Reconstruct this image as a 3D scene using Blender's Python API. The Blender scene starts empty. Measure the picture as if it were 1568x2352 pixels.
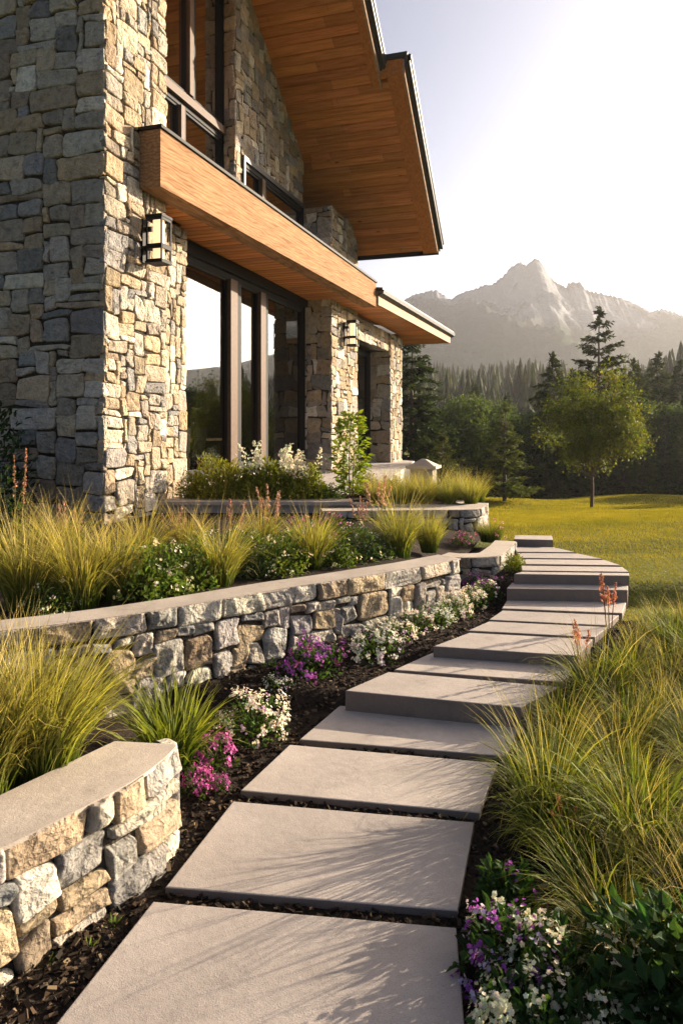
import bpy, math, random
import numpy as np

D = bpy.data
S = bpy.context.scene
COL = S.collection
R = math.radians

# ------------------------------------------------------------------ camera, sky, sun, exposure
CAM_Z = 1.9
FPX, CX, HY = 1650.0, 784.0, 985.0          # focal length, centre column and horizon row of the photograph (1568 wide)
cam = D.cameras.new('camera')
cam.sensor_fit = 'VERTICAL'; cam.sensor_height = 36.0
cam.lens = FPX / 2352 * 36.0
cam.shift_y = -(1176 - HY) / 2352
cam.clip_start = 0.05; cam.clip_end = 4000
camo = D.objects.new('camera', cam); COL.objects.link(camo)
camo.location = (0, 0, CAM_Z); camo.rotation_euler = (R(90), 0, 0)
S.camera = camo

SUN_EL, SUN_AZ = 15.5, 61.0
world = D.worlds.new('World'); S.world = world; world.use_nodes = True
wn = world.node_tree
sky = wn.nodes.new('ShaderNodeTexSky'); sky.sky_type = 'NISHITA'; sky.sun_disc = False
sky.sun_elevation = R(SUN_EL); sky.sun_rotation = R(SUN_AZ)
sky.air_density = 0.42; sky.dust_density = 4.0; sky.ozone_density = 0.6
bg = wn.nodes['Background']; bg.inputs[1].default_value = 0.08
wn.links.new(sky.outputs[0], bg.inputs[0])
sl = D.lights.new('sun', 'SUN'); sl.energy = 5.0; sl.angle = R(0.5); sl.color = (1.0, 0.84, 0.64)
so = D.objects.new('sun', sl); COL.objects.link(so)
so.rotation_euler = (R(90 - SUN_EL), 0, R(180 - SUN_AZ))
S.view_settings.view_transform = 'Standard'; S.view_settings.look = 'None'
S.view_settings.exposure = 1.75; S.view_settings.gamma = 1.0
S.render.engine = 'CYCLES'
S.cycles.use_denoising = True
S.cycles.max_bounces = 8; S.cycles.transparent_max_bounces = 12
S.cycles.volume_bounces = 0
S.cycles.sample_clamp_indirect = 6.0

# ------------------------------------------------------------------ helpers
def px(x, y, z):
    d = FPX * (CAM_Z - z) / (y - HY)
    return ((x - CX) / FPX * d, d)

def lerp(a, b, t): return a + (b - a) * t

def tag(o, label=None, cat=None, group=None, kind=None):
    if label: o['label'] = label
    if cat: o['category'] = cat
    if group: o['group'] = group
    if kind: o['kind'] = kind
    return o

def empty(name, loc=(0, 0, 0), rz=0.0, label=None, cat=None, group=None):
    o = D.objects.new(name, None); COL.objects.link(o)
    o.location = loc; o.rotation_euler = (0, 0, rz); o.empty_display_size = 0.2
    return tag(o, label, cat, group)

class MB:
    def __init__(s):
        s.V = []; s.F3 = []; s.F4 = []; s.C = []; s.n = 0; s.P = []
    def add(s, V, F4=None, F3=None, C=(1, 1, 1, 1), poly=None):
        V = np.asarray(V, dtype=np.float64).reshape(-1, 3); n = len(V)
        C = np.asarray(C, dtype=np.float64)
        if C.ndim == 1:
            if len(C) == 3: C = np.append(C, 1.0)
            C = np.tile(C, (n, 1))
        elif C.shape[1] == 3: C = np.hstack([C, np.ones((n, 1))])
        s.V.append(V); s.C.append(C)
        if F4 is not None and len(F4): s.F4.append(np.asarray(F4, dtype=np.int64).reshape(-1, 4) + s.n)
        if F3 is not None and len(F3): s.F3.append(np.asarray(F3, dtype=np.int64).reshape(-1, 3) + s.n)
        if poly is not None: s.P.append(np.asarray(poly) + s.n)
        s.n += n
        return s
    def box(s, x0, x1, y0, y1, z0, z1, C=(1, 1, 1)):
        V = [(x, y, z) for z in (z0, z1) for y in (y0, y1) for x in (x0, x1)]
        return s.add(V, [(0, 2, 3, 1), (4, 5, 7, 6), (0, 1, 5, 4), (2, 6, 7, 3), (0, 4, 6, 2), (1, 3, 7, 5)], C=C)
    def hexa(s, b, t, C=(1, 1, 1)):      # four bottom corners, four top corners (same order)
        V = list(b) + list(t)
        return s.add(V, [(3, 2, 1, 0), (4, 5, 6, 7), (0, 1, 5, 4), (1, 2, 6, 5), (2, 3, 7, 6), (3, 0, 4, 7)], C=C)
    def tube(s, pts, rad, seg=8, C=(1, 1, 1), cap=True):
        pts = np.asarray(pts, float); n = len(pts); rad = np.broadcast_to(rad, (n,))
        t = np.gradient(pts, axis=0); t /= np.linalg.norm(t, axis=1)[:, None] + 1e-9
        ref = np.tile(np.array([0.0, 0, 1]), (n, 1)); ref[np.abs(t[:, 2]) > 0.9] = (1, 0, 0)
        a = np.cross(t, ref); a /= np.linalg.norm(a, axis=1)[:, None]
        b = np.cross(t, a)
        th = np.linspace(0, 2 * np.pi, seg, endpoint=False)
        V = pts[:, None] + rad[:, None, None] * (np.cos(th)[None, :, None] * a[:, None] + np.sin(th)[None, :, None] * b[:, None])
        i = np.arange(n - 1)[:, None] * seg; j = np.arange(seg)[None]; k = (j + 1) % seg
        F = np.stack([i + j, i + k, i + seg + k, i + seg + j], -1).reshape(-1, 4)
        s.add(V.reshape(-1, 3), F, C=C)
        return s
    def build(s, name, mat, parent=None, smooth=False):
        V = np.concatenate(s.V); C = np.concatenate(s.C)
        f4 = np.concatenate(s.F4) if s.F4 else np.zeros((0, 4), int)
        f3 = np.concatenate(s.F3) if s.F3 else np.zeros((0, 3), int)
        me = D.meshes.new(name)
        me.vertices.add(len(V)); me.vertices.foreach_set('co', V.astype(np.float32).ravel())
        loops = [f4.ravel(), f3.ravel()] + [p for p in s.P]
        tot = np.concatenate([np.full(len(f4), 4), np.full(len(f3), 3), np.array([len(p) for p in s.P], int)]).astype(int)
        L = np.concatenate(loops).astype(np.int32)
        st = np.concatenate([[0], np.cumsum(tot)[:-1]]).astype(np.int32)
        me.loops.add(len(L)); me.loops.foreach_set('vertex_index', L)
        me.polygons.add(len(tot)); me.polygons.foreach_set('loop_start', st); me.polygons.foreach_set('loop_total', tot.astype(np.int32))
        me.polygons.foreach_set('use_smooth', np.full(len(tot), smooth))
        me.update(calc_edges=True); me.validate()
        at = me.color_attributes.new('Col', 'FLOAT_COLOR', 'POINT')
        at.data.foreach_set('color', C.astype(np.float32).ravel())
        me.materials.append(mat)
        o = D.objects.new(name, me); COL.objects.link(o)
        if parent: o.parent = parent
        return o

def copy_tree(o, parent=None):
    c = o.copy(); COL.objects.link(c)
    if parent: c.parent = parent
    for ch in o.children: copy_tree(ch, c)
    return c

def strip(mb, A, B, C=(1, 1, 1)):         # quad strip between two equal-length polylines
    A = np.asarray(A, float); B = np.asarray(B, float); n = len(A)
    i = np.arange(n - 1)
    mb.add(np.vstack([A, B]), np.stack([i, i + 1, i + 1 + n, i + n], -1), C=C)

def spline(P, m=24):                       # Catmull-Rom through points
    P = np.asarray(P, float); P = np.vstack([2 * P[0] - P[1], P, 2 * P[-1] - P[-2]])
    out = []
    for i in range(1, len(P) - 2):
        t = np.linspace(0, 1, m, endpoint=False)[:, None]
        a, b, c, d = P[i - 1], P[i], P[i + 1], P[i + 2]
        out.append(0.5 * (2 * b + (c - a) * t + (2 * a - 5 * b + 4 * c - d) * t ** 2 + (-a + 3 * b - 3 * c + d) * t ** 3))
    out.append(P[-2][None]); return np.vstack(out)

class Path2:
    def __init__(s, P):
        s.P = np.asarray(P, float); d = np.linalg.norm(np.diff(s.P, axis=0), axis=1)
        s.a = np.concatenate([[0], np.cumsum(d)]); s.L = s.a[-1]
        t = np.gradient(s.P, axis=0); t /= np.linalg.norm(t, axis=1)[:, None]
        s.N = np.stack([t[:, 1], -t[:, 0]], 1)
    def at(s, a):
        return (np.stack([np.interp(a, s.a, s.P[:, k]) for k in (0, 1)], -1), np.stack([np.interp(a, s.a, s.N[:, k]) for k in (0, 1)], -1))
    def off(s, o): return s.P + s.N * o

# ------------------------------------------------------------------ materials
def mat(name):
    m = D.materials.new(name); m.use_nodes = True
    nt = m.node_tree; b = nt.nodes['Principled BSDF']
    return m, nt, b
def N(nt, t, **kw):
    n = nt.nodes.new(t)
    for k, v in kw.items():
        if k in n.inputs.keys(): n.inputs[k].default_value = v
        else: setattr(n, k, v)
    return n
def ramp(nt, fac, stops):
    r = nt.nodes.new('ShaderNodeValToRGB'); e = r.color_ramp.elements
    while len(e) < len(stops): e.new(0.5)
    for q, (p, c) in zip(e, stops): q.position = p; q.color = (*c, 1) if len(c) == 3 else c
    nt.links.new(fac, r.inputs[0]); return r
def mixc(nt, mode, fac, a, b):
    m = nt.nodes.new('ShaderNodeMix'); m.data_type = 'RGBA'; m.blend_type = mode
    for sock, v in ((m.inputs[0], fac), (m.inputs[6], a), (m.inputs[7], b)):
        if hasattr(v, 'is_linked') or hasattr(v, 'links'): nt.links.new(v, sock)
        else: sock.default_value = v if isinstance(v, (int, float)) else ((*v, 1) if len(v) == 3 else v)
    return m.outputs[2]
def coords(nt, scale=(1, 1, 1)):
    tc = N(nt, 'ShaderNodeTexCoord'); mp = N(nt, 'ShaderNodeMapping'); mp.inputs['Scale'].default_value = scale
    nt.links.new(tc.outputs['Object'], mp.inputs[0]); return mp.outputs[0]
def noise(nt, co, scale, detail=4, rough=0.55):
    n = N(nt, 'ShaderNodeTexNoise', Scale=scale, Detail=detail, Roughness=rough); nt.links.new(co, n.inputs['Vector']); return n
def bump(nt, b, h, dist, strength=1.0, prev=None):
    n = N(nt, 'ShaderNodeBump', Strength=strength, Distance=dist); nt.links.new(h, n.inputs['Height'])
    if prev is not None: nt.links.new(prev.outputs[0], n.inputs['Normal'])
    if b is not None: nt.links.new(n.outputs[0], b.inputs['Normal'])
    return n
def colattr(nt): return N(nt, 'ShaderNodeVertexColor', layer_name='Col')

def stone_mat():
    m, nt, b = mat('stone'); co = coords(nt)
    at = colattr(nt)
    n1 = noise(nt, co, 9, 6, 0.65); n2 = noise(nt, co, 55, 5, 0.7); n3 = noise(nt, co, 2.3, 3)
    r1 = ramp(nt, n1.outputs[0], [(0.3, (0.62, 0.60, 0.58)), (0.5, (1, 1, 1)), (0.72, (1.25, 1.2, 1.1))])
    c = mixc(nt, 'MULTIPLY', 1.0, at.outputs[0], r1.outputs[0])
    r2 = ramp(nt, n2.outputs[0], [(0.35, (0.75, 0.74, 0.73)), (0.55, (1, 1, 1)), (0.75, (1.15, 1.13, 1.1))])
    c = mixc(nt, 'MULTIPLY', 0.8, c, r2.outputs[0])
    r3 = ramp(nt, n3.outputs[0], [(0.45, (1, 1, 1)), (0.75, (1.05, 0.95, 0.82))])
    c = mixc(nt, 'MULTIPLY', 0.7, c, r3.outputs[0])
    nt.links.new(c, b.inputs['Base Color']); b.inputs['Roughness'].default_value = 0.92
    b.inputs['Specular IOR Level'].default_value = 0.05
    vo = N(nt, 'ShaderNodeTexVoronoi', Scale=15.0); nw = noise(nt, co, 6, 3)
    ad = N(nt, 'ShaderNodeVectorMath', operation='MULTIPLY_ADD'); nt.links.new(nw.outputs[1], ad.inputs[0]); ad.inputs[1].default_value = (.35, .35, .35); nt.links.new(co, ad.inputs[2])
    nt.links.new(ad.outputs[0], vo.inputs['Vector'])
    b0 = bump(nt, None, vo.outputs['Distance'], 0.035, 0.75)
    b1 = bump(nt, None, n1.outputs[0], 0.05, 0.9, b0)
    bump(nt, b, n2.outputs[0], 0.012, 0.9, b1)
    return m
def concrete_mat(name, col, grain=1.0, var=0.12):
    m, nt, b = mat(name); co = coords(nt)
    n1 = noise(nt, co, 1.7, 5, 0.6); n2 = noise(nt, co, 190, 3, 0.6); n3 = noise(nt, co, 26, 4, 0.7)
    lo = tuple(v * (1 - var) for v in col); hi = tuple(v * (1 + var) for v in col)
    r1 = ramp(nt, n1.outputs[0], [(0.35, lo), (0.65, hi)])
    r2 = ramp(nt, n2.outputs[0], [(0.34, (0.55, 0.55, 0.55)), (0.46, (0.97, 0.97, 0.97)), (0.62, (1.03, 1.03, 1.03)), (0.72, (1.5, 1.48, 1.45))])
    c = mixc(nt, 'MULTIPLY', 0.65 * grain, r1.outputs[0], r2.outputs[0])
    r3 = ramp(nt, n3.outputs[0], [(0.3, (0.9, 0.9, 0.9)), (0.7, (1.07, 1.07, 1.06))])
    c = mixc(nt, 'MULTIPLY', 0.7, c, r3.outputs[0])
    oi = N(nt, 'ShaderNodeObjectInfo'); ro = ramp(nt, oi.outputs['Random'], [(0.0, (0.88, 0.88, 0.89)), (1.0, (1.08, 1.07, 1.05))])
    c = mixc(nt, 'MULTIPLY', 1.0, c, ro.outputs[0]); c = mixc(nt, 'MULTIPLY', 1.0, c, colattr(nt).outputs[0])
    n4 = noise(nt, co, 4.2, 8, 0.72); r4 = ramp(nt, n4.outputs[0], [(0.30, (0.70, 0.685, 0.66)), (0.43, (1, 1, 1)), (0.66, (1, 1, 1)), (0.74, (1.1, 1.09, 1.07))])
    c = mixc(nt, 'MULTIPLY', 0.8, c, r4.outputs[0])
    nt.links.new(c, b.inputs['Base Color']); b.inputs['Roughness'].default_value = 0.85
    b.inputs['Specular IOR Level'].default_value = 0.25
    b1 = bump(nt, None, n3.outputs[0], 0.004, 0.5); bump(nt, b, n2.outputs[0], 0.0018, 0.7, b1)
    return m
def wood_mat(name, base, dark, along='x', waves=False, rough=0.55, knots=True):
    m, nt, b = mat(name)
    sc = {'x': (0.55, 9, 9), 'y': (9, 0.55, 9)}[along]
    co = coords(nt, sc); at = colattr(nt)
    n1 = noise(nt, co, 2.2, 6, 0.65)
    r1 = ramp(nt, n1.outputs[0], [(0.28, dark), (0.5, base), (0.75, tuple(min(1, v * 1.35) for v in base))])
    c = r1.outputs[0]
    co2 = coords(nt, {'x': (1.2, 60, 60), 'y': (60, 1.2, 60)}[along])
    n2 = noise(nt, co2, 2.0, 3, 0.6)
    r2 = ramp(nt, n2.outputs[0], [(0.35, (0.72, 0.68, 0.64)), (0.6, (1.05, 1.05, 1.05))])
    c = mixc(nt, 'MULTIPLY', 0.6, c, r2.outputs[0])
    if waves:
        co3 = coords(nt, (1.0, 0.22, 1.0))
        wv = N(nt, 'ShaderNodeTexWave', Scale=6.0, Distortion=9.0, Detail=1.5); wv.inputs['Detail Scale'].default_value = 1.3
        wv.bands_direction = 'Z'
        nt.links.new(co3, wv.inputs['Vector'])
        r3 = ramp(nt, wv.outputs[0], [(0.0, (0.52, 0.44, 0.36)), (0.35, (1, 1, 1)), (1.0, (1.2, 1.2, 1.2))])
        c = mixc(nt, 'MULTIPLY', 0.55, c, r3.outputs[0])
    if knots:
        co4 = coords(nt, {'x': (0.8, 2.2, 2.2), 'y': (2.2, 0.8, 2.2)}[along])
        vo = N(nt, 'ShaderNodeTexVoronoi', Scale=1.1); nt.links.new(co4, vo.inputs['Vector'])
        r4 = ramp(nt, vo.outputs['Distance'], [(0.035, (0.25, 0.16, 0.10)), (0.075, (1, 1, 1))])
        c = mixc(nt, 'MULTIPLY', 0.85, c, r4.outputs[0])
    c = mixc(nt, 'MULTIPLY', 1.0, c, at.outputs[0])
    nt.links.new(c, b.inputs['Base Color']); b.inputs['Roughness'].default_value = rough
    b.inputs['Specular IOR Level'].default_value = 0.06
    bump(nt, b, n2.outputs[0], 0.002, 0.5)
    return m
def plain_mat(name, col, rough=0.5, metal=0.0, var=0.15, bmp=0.0, spec=0.5):
    m, nt, b = mat(name); co = coords(nt); n1 = noise(nt, co, 14, 4)
    r1 = ramp(nt, n1.outputs[0], [(0.3, tuple(v * (1 - var) for v in col)), (0.7, tuple(v * (1 + var) for v in col))])
    nt.links.new(r1.outputs[0], b.inputs['Base Color'])
    b.inputs['Roughness'].default_value = rough; b.inputs['Metallic'].default_value = metal; b.inputs['Specular IOR Level'].default_value = spec
    if bmp: bump(nt, b, n1.outputs[0], bmp)
    return m
def leaf_mat(name, trans=0.4, tint=(1.15, 1.1, 0.55), rough=0.5, spec=0.3):
    m, nt, b = mat(name); at = colattr(nt); co = coords(nt); n1 = noise(nt, co, 3.1, 3)
    oi = N(nt, 'ShaderNodeObjectInfo')
    r1 = ramp(nt, n1.outputs[0], [(0.3, (0.78, 0.82, 0.8)), (0.7, (1.2, 1.15, 1.05))])
    c = mixc(nt, 'MULTIPLY', 1.0, at.outputs[0], r1.outputs[0])
    ro = ramp(nt, oi.outputs['Random'], [(0.0, (0.85, 0.9, 0.9)), (1.0, (1.15, 1.08, 1.0))])
    c = mixc(nt, 'MULTIPLY', 1.0, c, ro.outputs[0])
    nt.links.new(c, b.inputs['Base Color']); b.inputs['Roughness'].default_value = rough
    b.inputs['Specular IOR Level'].default_value = spec
    tr = N(nt, 'ShaderNodeBsdfTranslucent'); c2 = mixc(nt, 'MULTIPLY', 1.0, c, tint); nt.links.new(c2, tr.inputs[0])
    mx = N(nt, 'ShaderNodeMixShader'); mx.inputs[0].default_value = trans
    nt.links.new(b.outputs[0], mx.inputs[1]); nt.links.new(tr.outputs[0], mx.inputs[2])
    nt.links.new(mx.outputs[0], nt.nodes['Material Output'].inputs[0])
    return m
def glass_mat(name, refl=0.5, tint=(0.55, 0.56, 0.55)):
    m, nt, b = mat(name)
    g = N(nt, 'ShaderNodeBsdfGlossy', Roughness=0.0); g.inputs[0].default_value = (0.95, 0.97, 1, 1)
    t = N(nt, 'ShaderNodeBsdfTransparent'); t.inputs[0].default_value = (*tint, 1)
    fr = N(nt, 'ShaderNodeFresnel', IOR=1.9)
    mp = N(nt, 'ShaderNodeMapRange'); mp.inputs['From Min'].default_value = 0.08; mp.inputs['From Max'].default_value = 0.6
    mp.inputs['To Min'].default_value = refl * 0.75; mp.inputs['To Max'].default_value = min(0.95, refl * 2.0)
    nt.links.new(fr.outputs[0], mp.inputs[0])
    mx = N(nt, 'ShaderNodeMixShader'); nt.links.new(mp.outputs[0], mx.inputs[0])
    nt.links.new(t.outputs[0], mx.inputs[1]); nt.links.new(g.outputs[0], mx.inputs[2])
    nt.links.new(mx.outputs[0], nt.nodes['Material Output'].inputs[0])
    return m
def emit_mat(name, col, st):
    m, nt, b = mat(name); b.inputs['Base Color'].default_value = (*col, 1)
    b.inputs['Emission Color'].default_value = (*col, 1); b.inputs['Emission Strength'].default_value = st
    return m
def ground_mat():
    m, nt, b = mat('lawn_turf'); co = coords(nt); n1 = noise(nt, co, 0.6, 6); n2 = noise(nt, co, 30, 4)
    r1 = ramp(nt, n1.outputs[0], [(0.35, (0.085, 0.105, 0.02)), (0.65, (0.14, 0.15, 0.03))])
    r2 = ramp(nt, n2.outputs[0], [(0.3, (0.6, 0.6, 0.6)), (0.7, (1.3, 1.3, 1.2))])
    c = mixc(nt, 'MULTIPLY', 0.8, r1.outputs[0], r2.outputs[0])
    nt.links.new(c, b.inputs['Base Color']); b.inputs['Roughness'].default_value = 0.9; b.inputs['Specular IOR Level'].default_value = 0.1
    bump(nt, b, n2.outputs[0], 0.05); return m
def mulch_mat():
    m, nt, b = mat('mulch'); co = coords(nt); n1 = noise(nt, co, 42, 5, 0.7); n2 = noise(nt, co, 4, 3)
    r1 = ramp(nt, n1.outputs[0], [(0.3, (0.012, 0.009, 0.007)), (0.55, (0.035, 0.024, 0.017)), (0.75, (0.08, 0.055, 0.038))])
    nt.links.new(r1.outputs[0], b.inputs['Base Color']); b.inputs['Roughness'].default_value = 0.95; b.inputs['Specular IOR Level'].default_value = 0.1
    bump(nt, b, n1.outputs[0], 0.03); return m
def mountain_mat():
    m, nt, b = mat('mountain_rock'); co = coords(nt, (1, 1, 1.6)); n1 = noise(nt, co, 0.02, 8, 0.68); n2 = noise(nt, co, 0.006, 5, 0.6)
    r1 = ramp(nt, n1.outputs[0], [(0.3, (0.03, 0.032, 0.036)), (0.7, (0.075, 0.074, 0.076))])
    at = colattr(nt)
    c = mixc(nt, 'MIX', at.outputs[1], r1.outputs[0], (0.22, 0.225, 0.24))
    ge = N(nt, 'ShaderNodeTexCoord'); sp = N(nt, 'ShaderNodeSeparateXYZ'); nt.links.new(ge.outputs['Object'], sp.inputs[0])
    mr = N(nt, 'ShaderNodeMapRange'); mr.inputs['From Min'].default_value = 85; mr.inputs['From Max'].default_value = 120
    ad = N(nt, 'ShaderNodeMath', operation='MULTIPLY_ADD'); nt.links.new(n2.outputs[0], ad.inputs[0]); ad.inputs[1].default_value = -60.0
    nt.links.new(sp.outputs[2], ad.inputs[2]); ad2 = N(nt, 'ShaderNodeMath', operation='ADD'); nt.links.new(ad.outputs[0], ad2.inputs[0]); ad2.inputs[1].default_value = 30.0
    nt.links.new(ad2.outputs[0], mr.inputs[0])
    c2 = mixc(nt, 'MIX', mr.outputs[0], (0.035, 0.05, 0.03), c)
    nt.links.new(c2, b.inputs['Base Color']); b.inputs['Roughness'].default_value = 0.95; b.inputs['Specular IOR Level'].default_value = 0.0
    bump(nt, b, n1.outputs[0], 14.0); return m

M = dict(
    stone=stone_mat(),
    slab=concrete_mat('path_concrete', (0.40, 0.345, 0.30)),
    cap=concrete_mat('cap_concrete', (0.40, 0.34, 0.28), 0.9, 0.16),
    terrace=concrete_mat('terrace_concrete', (0.34, 0.30, 0.27)),
    soffit=wood_mat('soffit_boards', (0.50, 0.205, 0.065), (0.32, 0.118, 0.033), 'x', rough=0.45),
    trim=wood_mat('trim_board', (0.40, 0.16, 0.045), (0.28, 0.10, 0.025), 'y', knots=False),
    pale=wood_mat('pale_fascia', (0.34, 0.225, 0.14), (0.26, 0.16, 0.095), 'y', knots=False),
    beam=wood_mat('beam_timber', (0.285, 0.165, 0.088), (0.19, 0.10, 0.048), 'y', waves=True, knots=False, rough=0.85),
    bronze=plain_mat('bronze_frame', (0.085, 0.050, 0.030), 0.55, 0.0, spec=0.15),
    black=plain_mat('black_metal', (0.010, 0.009, 0.009), 0.6, 0.0, spec=0.12),
    roofing=plain_mat('roof_metal', (0.03, 0.034, 0.034), 0.5, 0.4),
    steel=plain_mat('grey_gutter', (0.028, 0.029, 0.03), 0.5, 0.0),
    glass=glass_mat('window_glass', 0.14), glassup=glass_mat('upper_window_glass', 0.75, (.4, .4, .4)),
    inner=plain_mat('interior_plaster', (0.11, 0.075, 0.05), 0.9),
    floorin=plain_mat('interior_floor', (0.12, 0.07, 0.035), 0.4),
    table=plain_mat('table_wood', (0.45, 0.26, 0.10), 0.4),
    cloth=plain_mat('chair_fabric', (0.30, 0.26, 0.21), 0.9),
    lampglass=emit_mat('lit_lamp_glass', (0.55, 0.36, 0.19), 0.75),
    lawn=ground_mat(), mulch=mulch_mat(), mountain=mountain_mat(),
    grass=leaf_mat('ornamental_grass', 0.42, (1.12, 1.12, 0.42), 0.6, 0.12),
    lawnblade=leaf_mat('lawn_blade', 0.3, (1.25, 1.2, 0.5), 0.9, 0.0),
    leaf=leaf_mat('leaf', 0.38, (1.3, 1.25, 0.5), 0.6, 0.12),
    petal=leaf_mat('petal', 0.35, (1.1, 1.05, 1.0), 0.6, 0.1),
    needle=leaf_mat('needle', 0.25, (1.3, 1.15, 0.5), 0.7, 0.06),
    bark=plain_mat('bark', (0.085, 0.058, 0.040), 0.9, 0, 0.35, 0.03),
    chip=leaf_mat('bark_chip', 0.0, (1, 1, 1), 0.9, 0.1),
)

# ------------------------------------------------------------------ terrain
GY = [-60, 4.88, 5.02, 5.57, 5.72, 7.06, 7.28, 8.75, 9.3, 11, 14, 18, 22, 26, 32, 40, 60, 120, 200, 260, 330, 450, 700, 1100]
GZ = [-.045, -.045, .07, .08, .16, .16, .34, .37, .44, .44, .20, -.25, -.68, -1.02, -1.42, -1.86, -1.7, 0, 6, 13, 20, 14, 4, 0]
def H(X, Y):
    X = np.asarray(X, float); Y = np.asarray(Y, float)
    z = np.interp(Y, GY, GZ)
    f = np.clip((Y - 9) / 6, 0, 1) * np.clip((60 - Y) / 20, 0, 1)
    z = z + f * (0.10 * np.sin(X * 0.55 + Y * 0.32) + 0.08 * np.sin(X * 0.23 - Y * 0.6 + 1.0))
    side = np.clip((X - 3.2) / 3, 0, 1) * np.clip((14 - Y) / 5, 0, 1) * np.clip((Y - 3) / 3, 0, 1)
    return z + 0.05 * side - .10 * np.clip((1.72 - X) / .25, 0, 1) * np.clip((Y - 6.85) / .3, 0, 1) * np.clip((9.0 - Y) / .4, 0, 1)
def lawn_h(X, Y):
    inside = ((Y < 6.1) & (X > -4.1) & (X < 4.5) & (Y > .5)) | ((X < xR(Y) - .45) & (X > -4.1) & (Y < 8.9) & (Y > .5))
    return H(X, Y) - .10 * inside
def Hs(x, y): return float(H(x, y))

def grid_mesh(name, xs, ys, zf, m, mask=None, smooth=True):
    X, Y = np.meshgrid(xs, ys); Z = zf(X, Y); nx, ny = len(xs), len(ys)
    i, j = np.meshgrid(np.arange(nx - 1), np.arange(ny - 1)); a = (j * nx + i)
    F = np.stack([a, a + 1, a + nx + 1, a + nx], -1).reshape(-1, 4)
    if mask is not None:
        cx = (X[:-1, :-1] + X[1:, 1:]) / 2; cy = (Y[:-1, :-1] + Y[1:, 1:]) / 2
        F = F[mask(cx, cy).ravel()]
    mb = MB(); mb.add(np.stack([X, Y, Z], -1).reshape(-1, 3), F)
    return mb.build(name, m, smooth=smooth)
gx = np.concatenate([[-1000, -700, -450, -280, -160, -90, -50, -30, -18, -10, -6], np.arange(-4, 14.1, 0.3), np.arange(15, 40, 1.0), [44, 50, 60, 75, 95, 130, 180, 260, 380, 550, 750, 1000]])
gy = np.concatenate([[-55, -30, -15, -6, -2], np.arange(0, 12, 0.15), np.arange(12, 45, 0.5), [48, 54, 62, 72, 85, 100, 120, 150, 180, 210, 240, 270, 300, 330, 370, 420, 500, 600, 750, 900, 1080]])

# ------------------------------------------------------------------ path slabs (corners read from the photograph, placed on the ground plane of each level)
Z0, Z1, Z2, Z3, Z4, Z5 = 0.0, 0.135, 0.22, 0.34, 0.44, 0.52
SL = [  # BL, BR, FR, FL, z, thickness, label
    ((352, 2070), (1047, 2130), (1078, 2500), (10, 2500), Z0, .10, 'largest concrete path slab, cut off by the bottom edge of the photo'),
    ((535, 1840), (1088, 1888), (1050, 2091), (380, 2037), Z0, .10, 'broad concrete path slab second from the bottom, streaked with grass shadows'),
    ((665, 1710), (1142, 1752), (1100, 1866), (553, 1815), Z0, .10, 'flat concrete path slab third from the bottom, beside the magenta flowers'),
    ((797, 1606), (1200, 1648), (1162, 1736), (688, 1698), Z0, .10, 'flat concrete path slab directly below the first dark riser'),
    ((892, 1543), (1285, 1577), (1195, 1624), (793, 1586), Z1, .24, 'thick concrete step slab with the nearest tall dark riser'),
    ((1003, 1494), (1330, 1518), (1290, 1566), (905, 1538), Z1, .16, 'flat concrete slab between the first and second risers of the path'),
    ((1077, 1453), (1360, 1468), (1325, 1506), (995, 1484), Z2, .22, 'concrete step slab with the low second riser, beside white flowers'),
    ((1122, 1427), (1395, 1440), (1365, 1463), (1074, 1448), Z2, .14, 'thin concrete slab, next one above the second riser of the path'),
    ((1153, 1402), (1420, 1413), (1392, 1436), (1122, 1423), Z2, .14, 'concrete path slab two above the second riser, behind reddish grass spikes'),
    ((1170, 1368), (1440, 1374), (1428, 1408), (1152, 1397), Z2, .14, 'concrete path slab at the foot of the paired steps'),
    ((1176, 1337), (1442, 1340), (1440, 1355), (1163, 1351), Z3, .24, 'lower of the two paired concrete steps with a dark riser'),
    ((1197, 1313), (1443, 1316), (1444, 1322), (1180, 1318), Z4, .24, 'upper of the two paired concrete steps with a dark riser'),
    ((1196, 1299), (1428, 1302), (1443, 1313), (1198, 1310), Z4, .12, 'concrete slab first above the paired steps, widest of the upper path'),
    ((1191, 1284), (1388, 1286), (1424, 1298), (1195, 1295), Z4, .12, 'concrete slab second above the paired steps'),
    ((1187, 1270), (1326, 1271), (1382, 1283), (1190, 1281), Z4, .12, 'concrete slab third above the paired steps, narrowing along the lawn'),
    ((1180, 1256), (1272, 1257), (1320, 1268), (1185, 1267), Z4, .12, 'short concrete slab just before the topmost riser'),
    ((1181, 1229), (1266, 1230), (1269, 1240), (1179, 1238), Z5, .24, 'topmost concrete slab of the path with its own riser at the lawn'),
]
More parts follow.
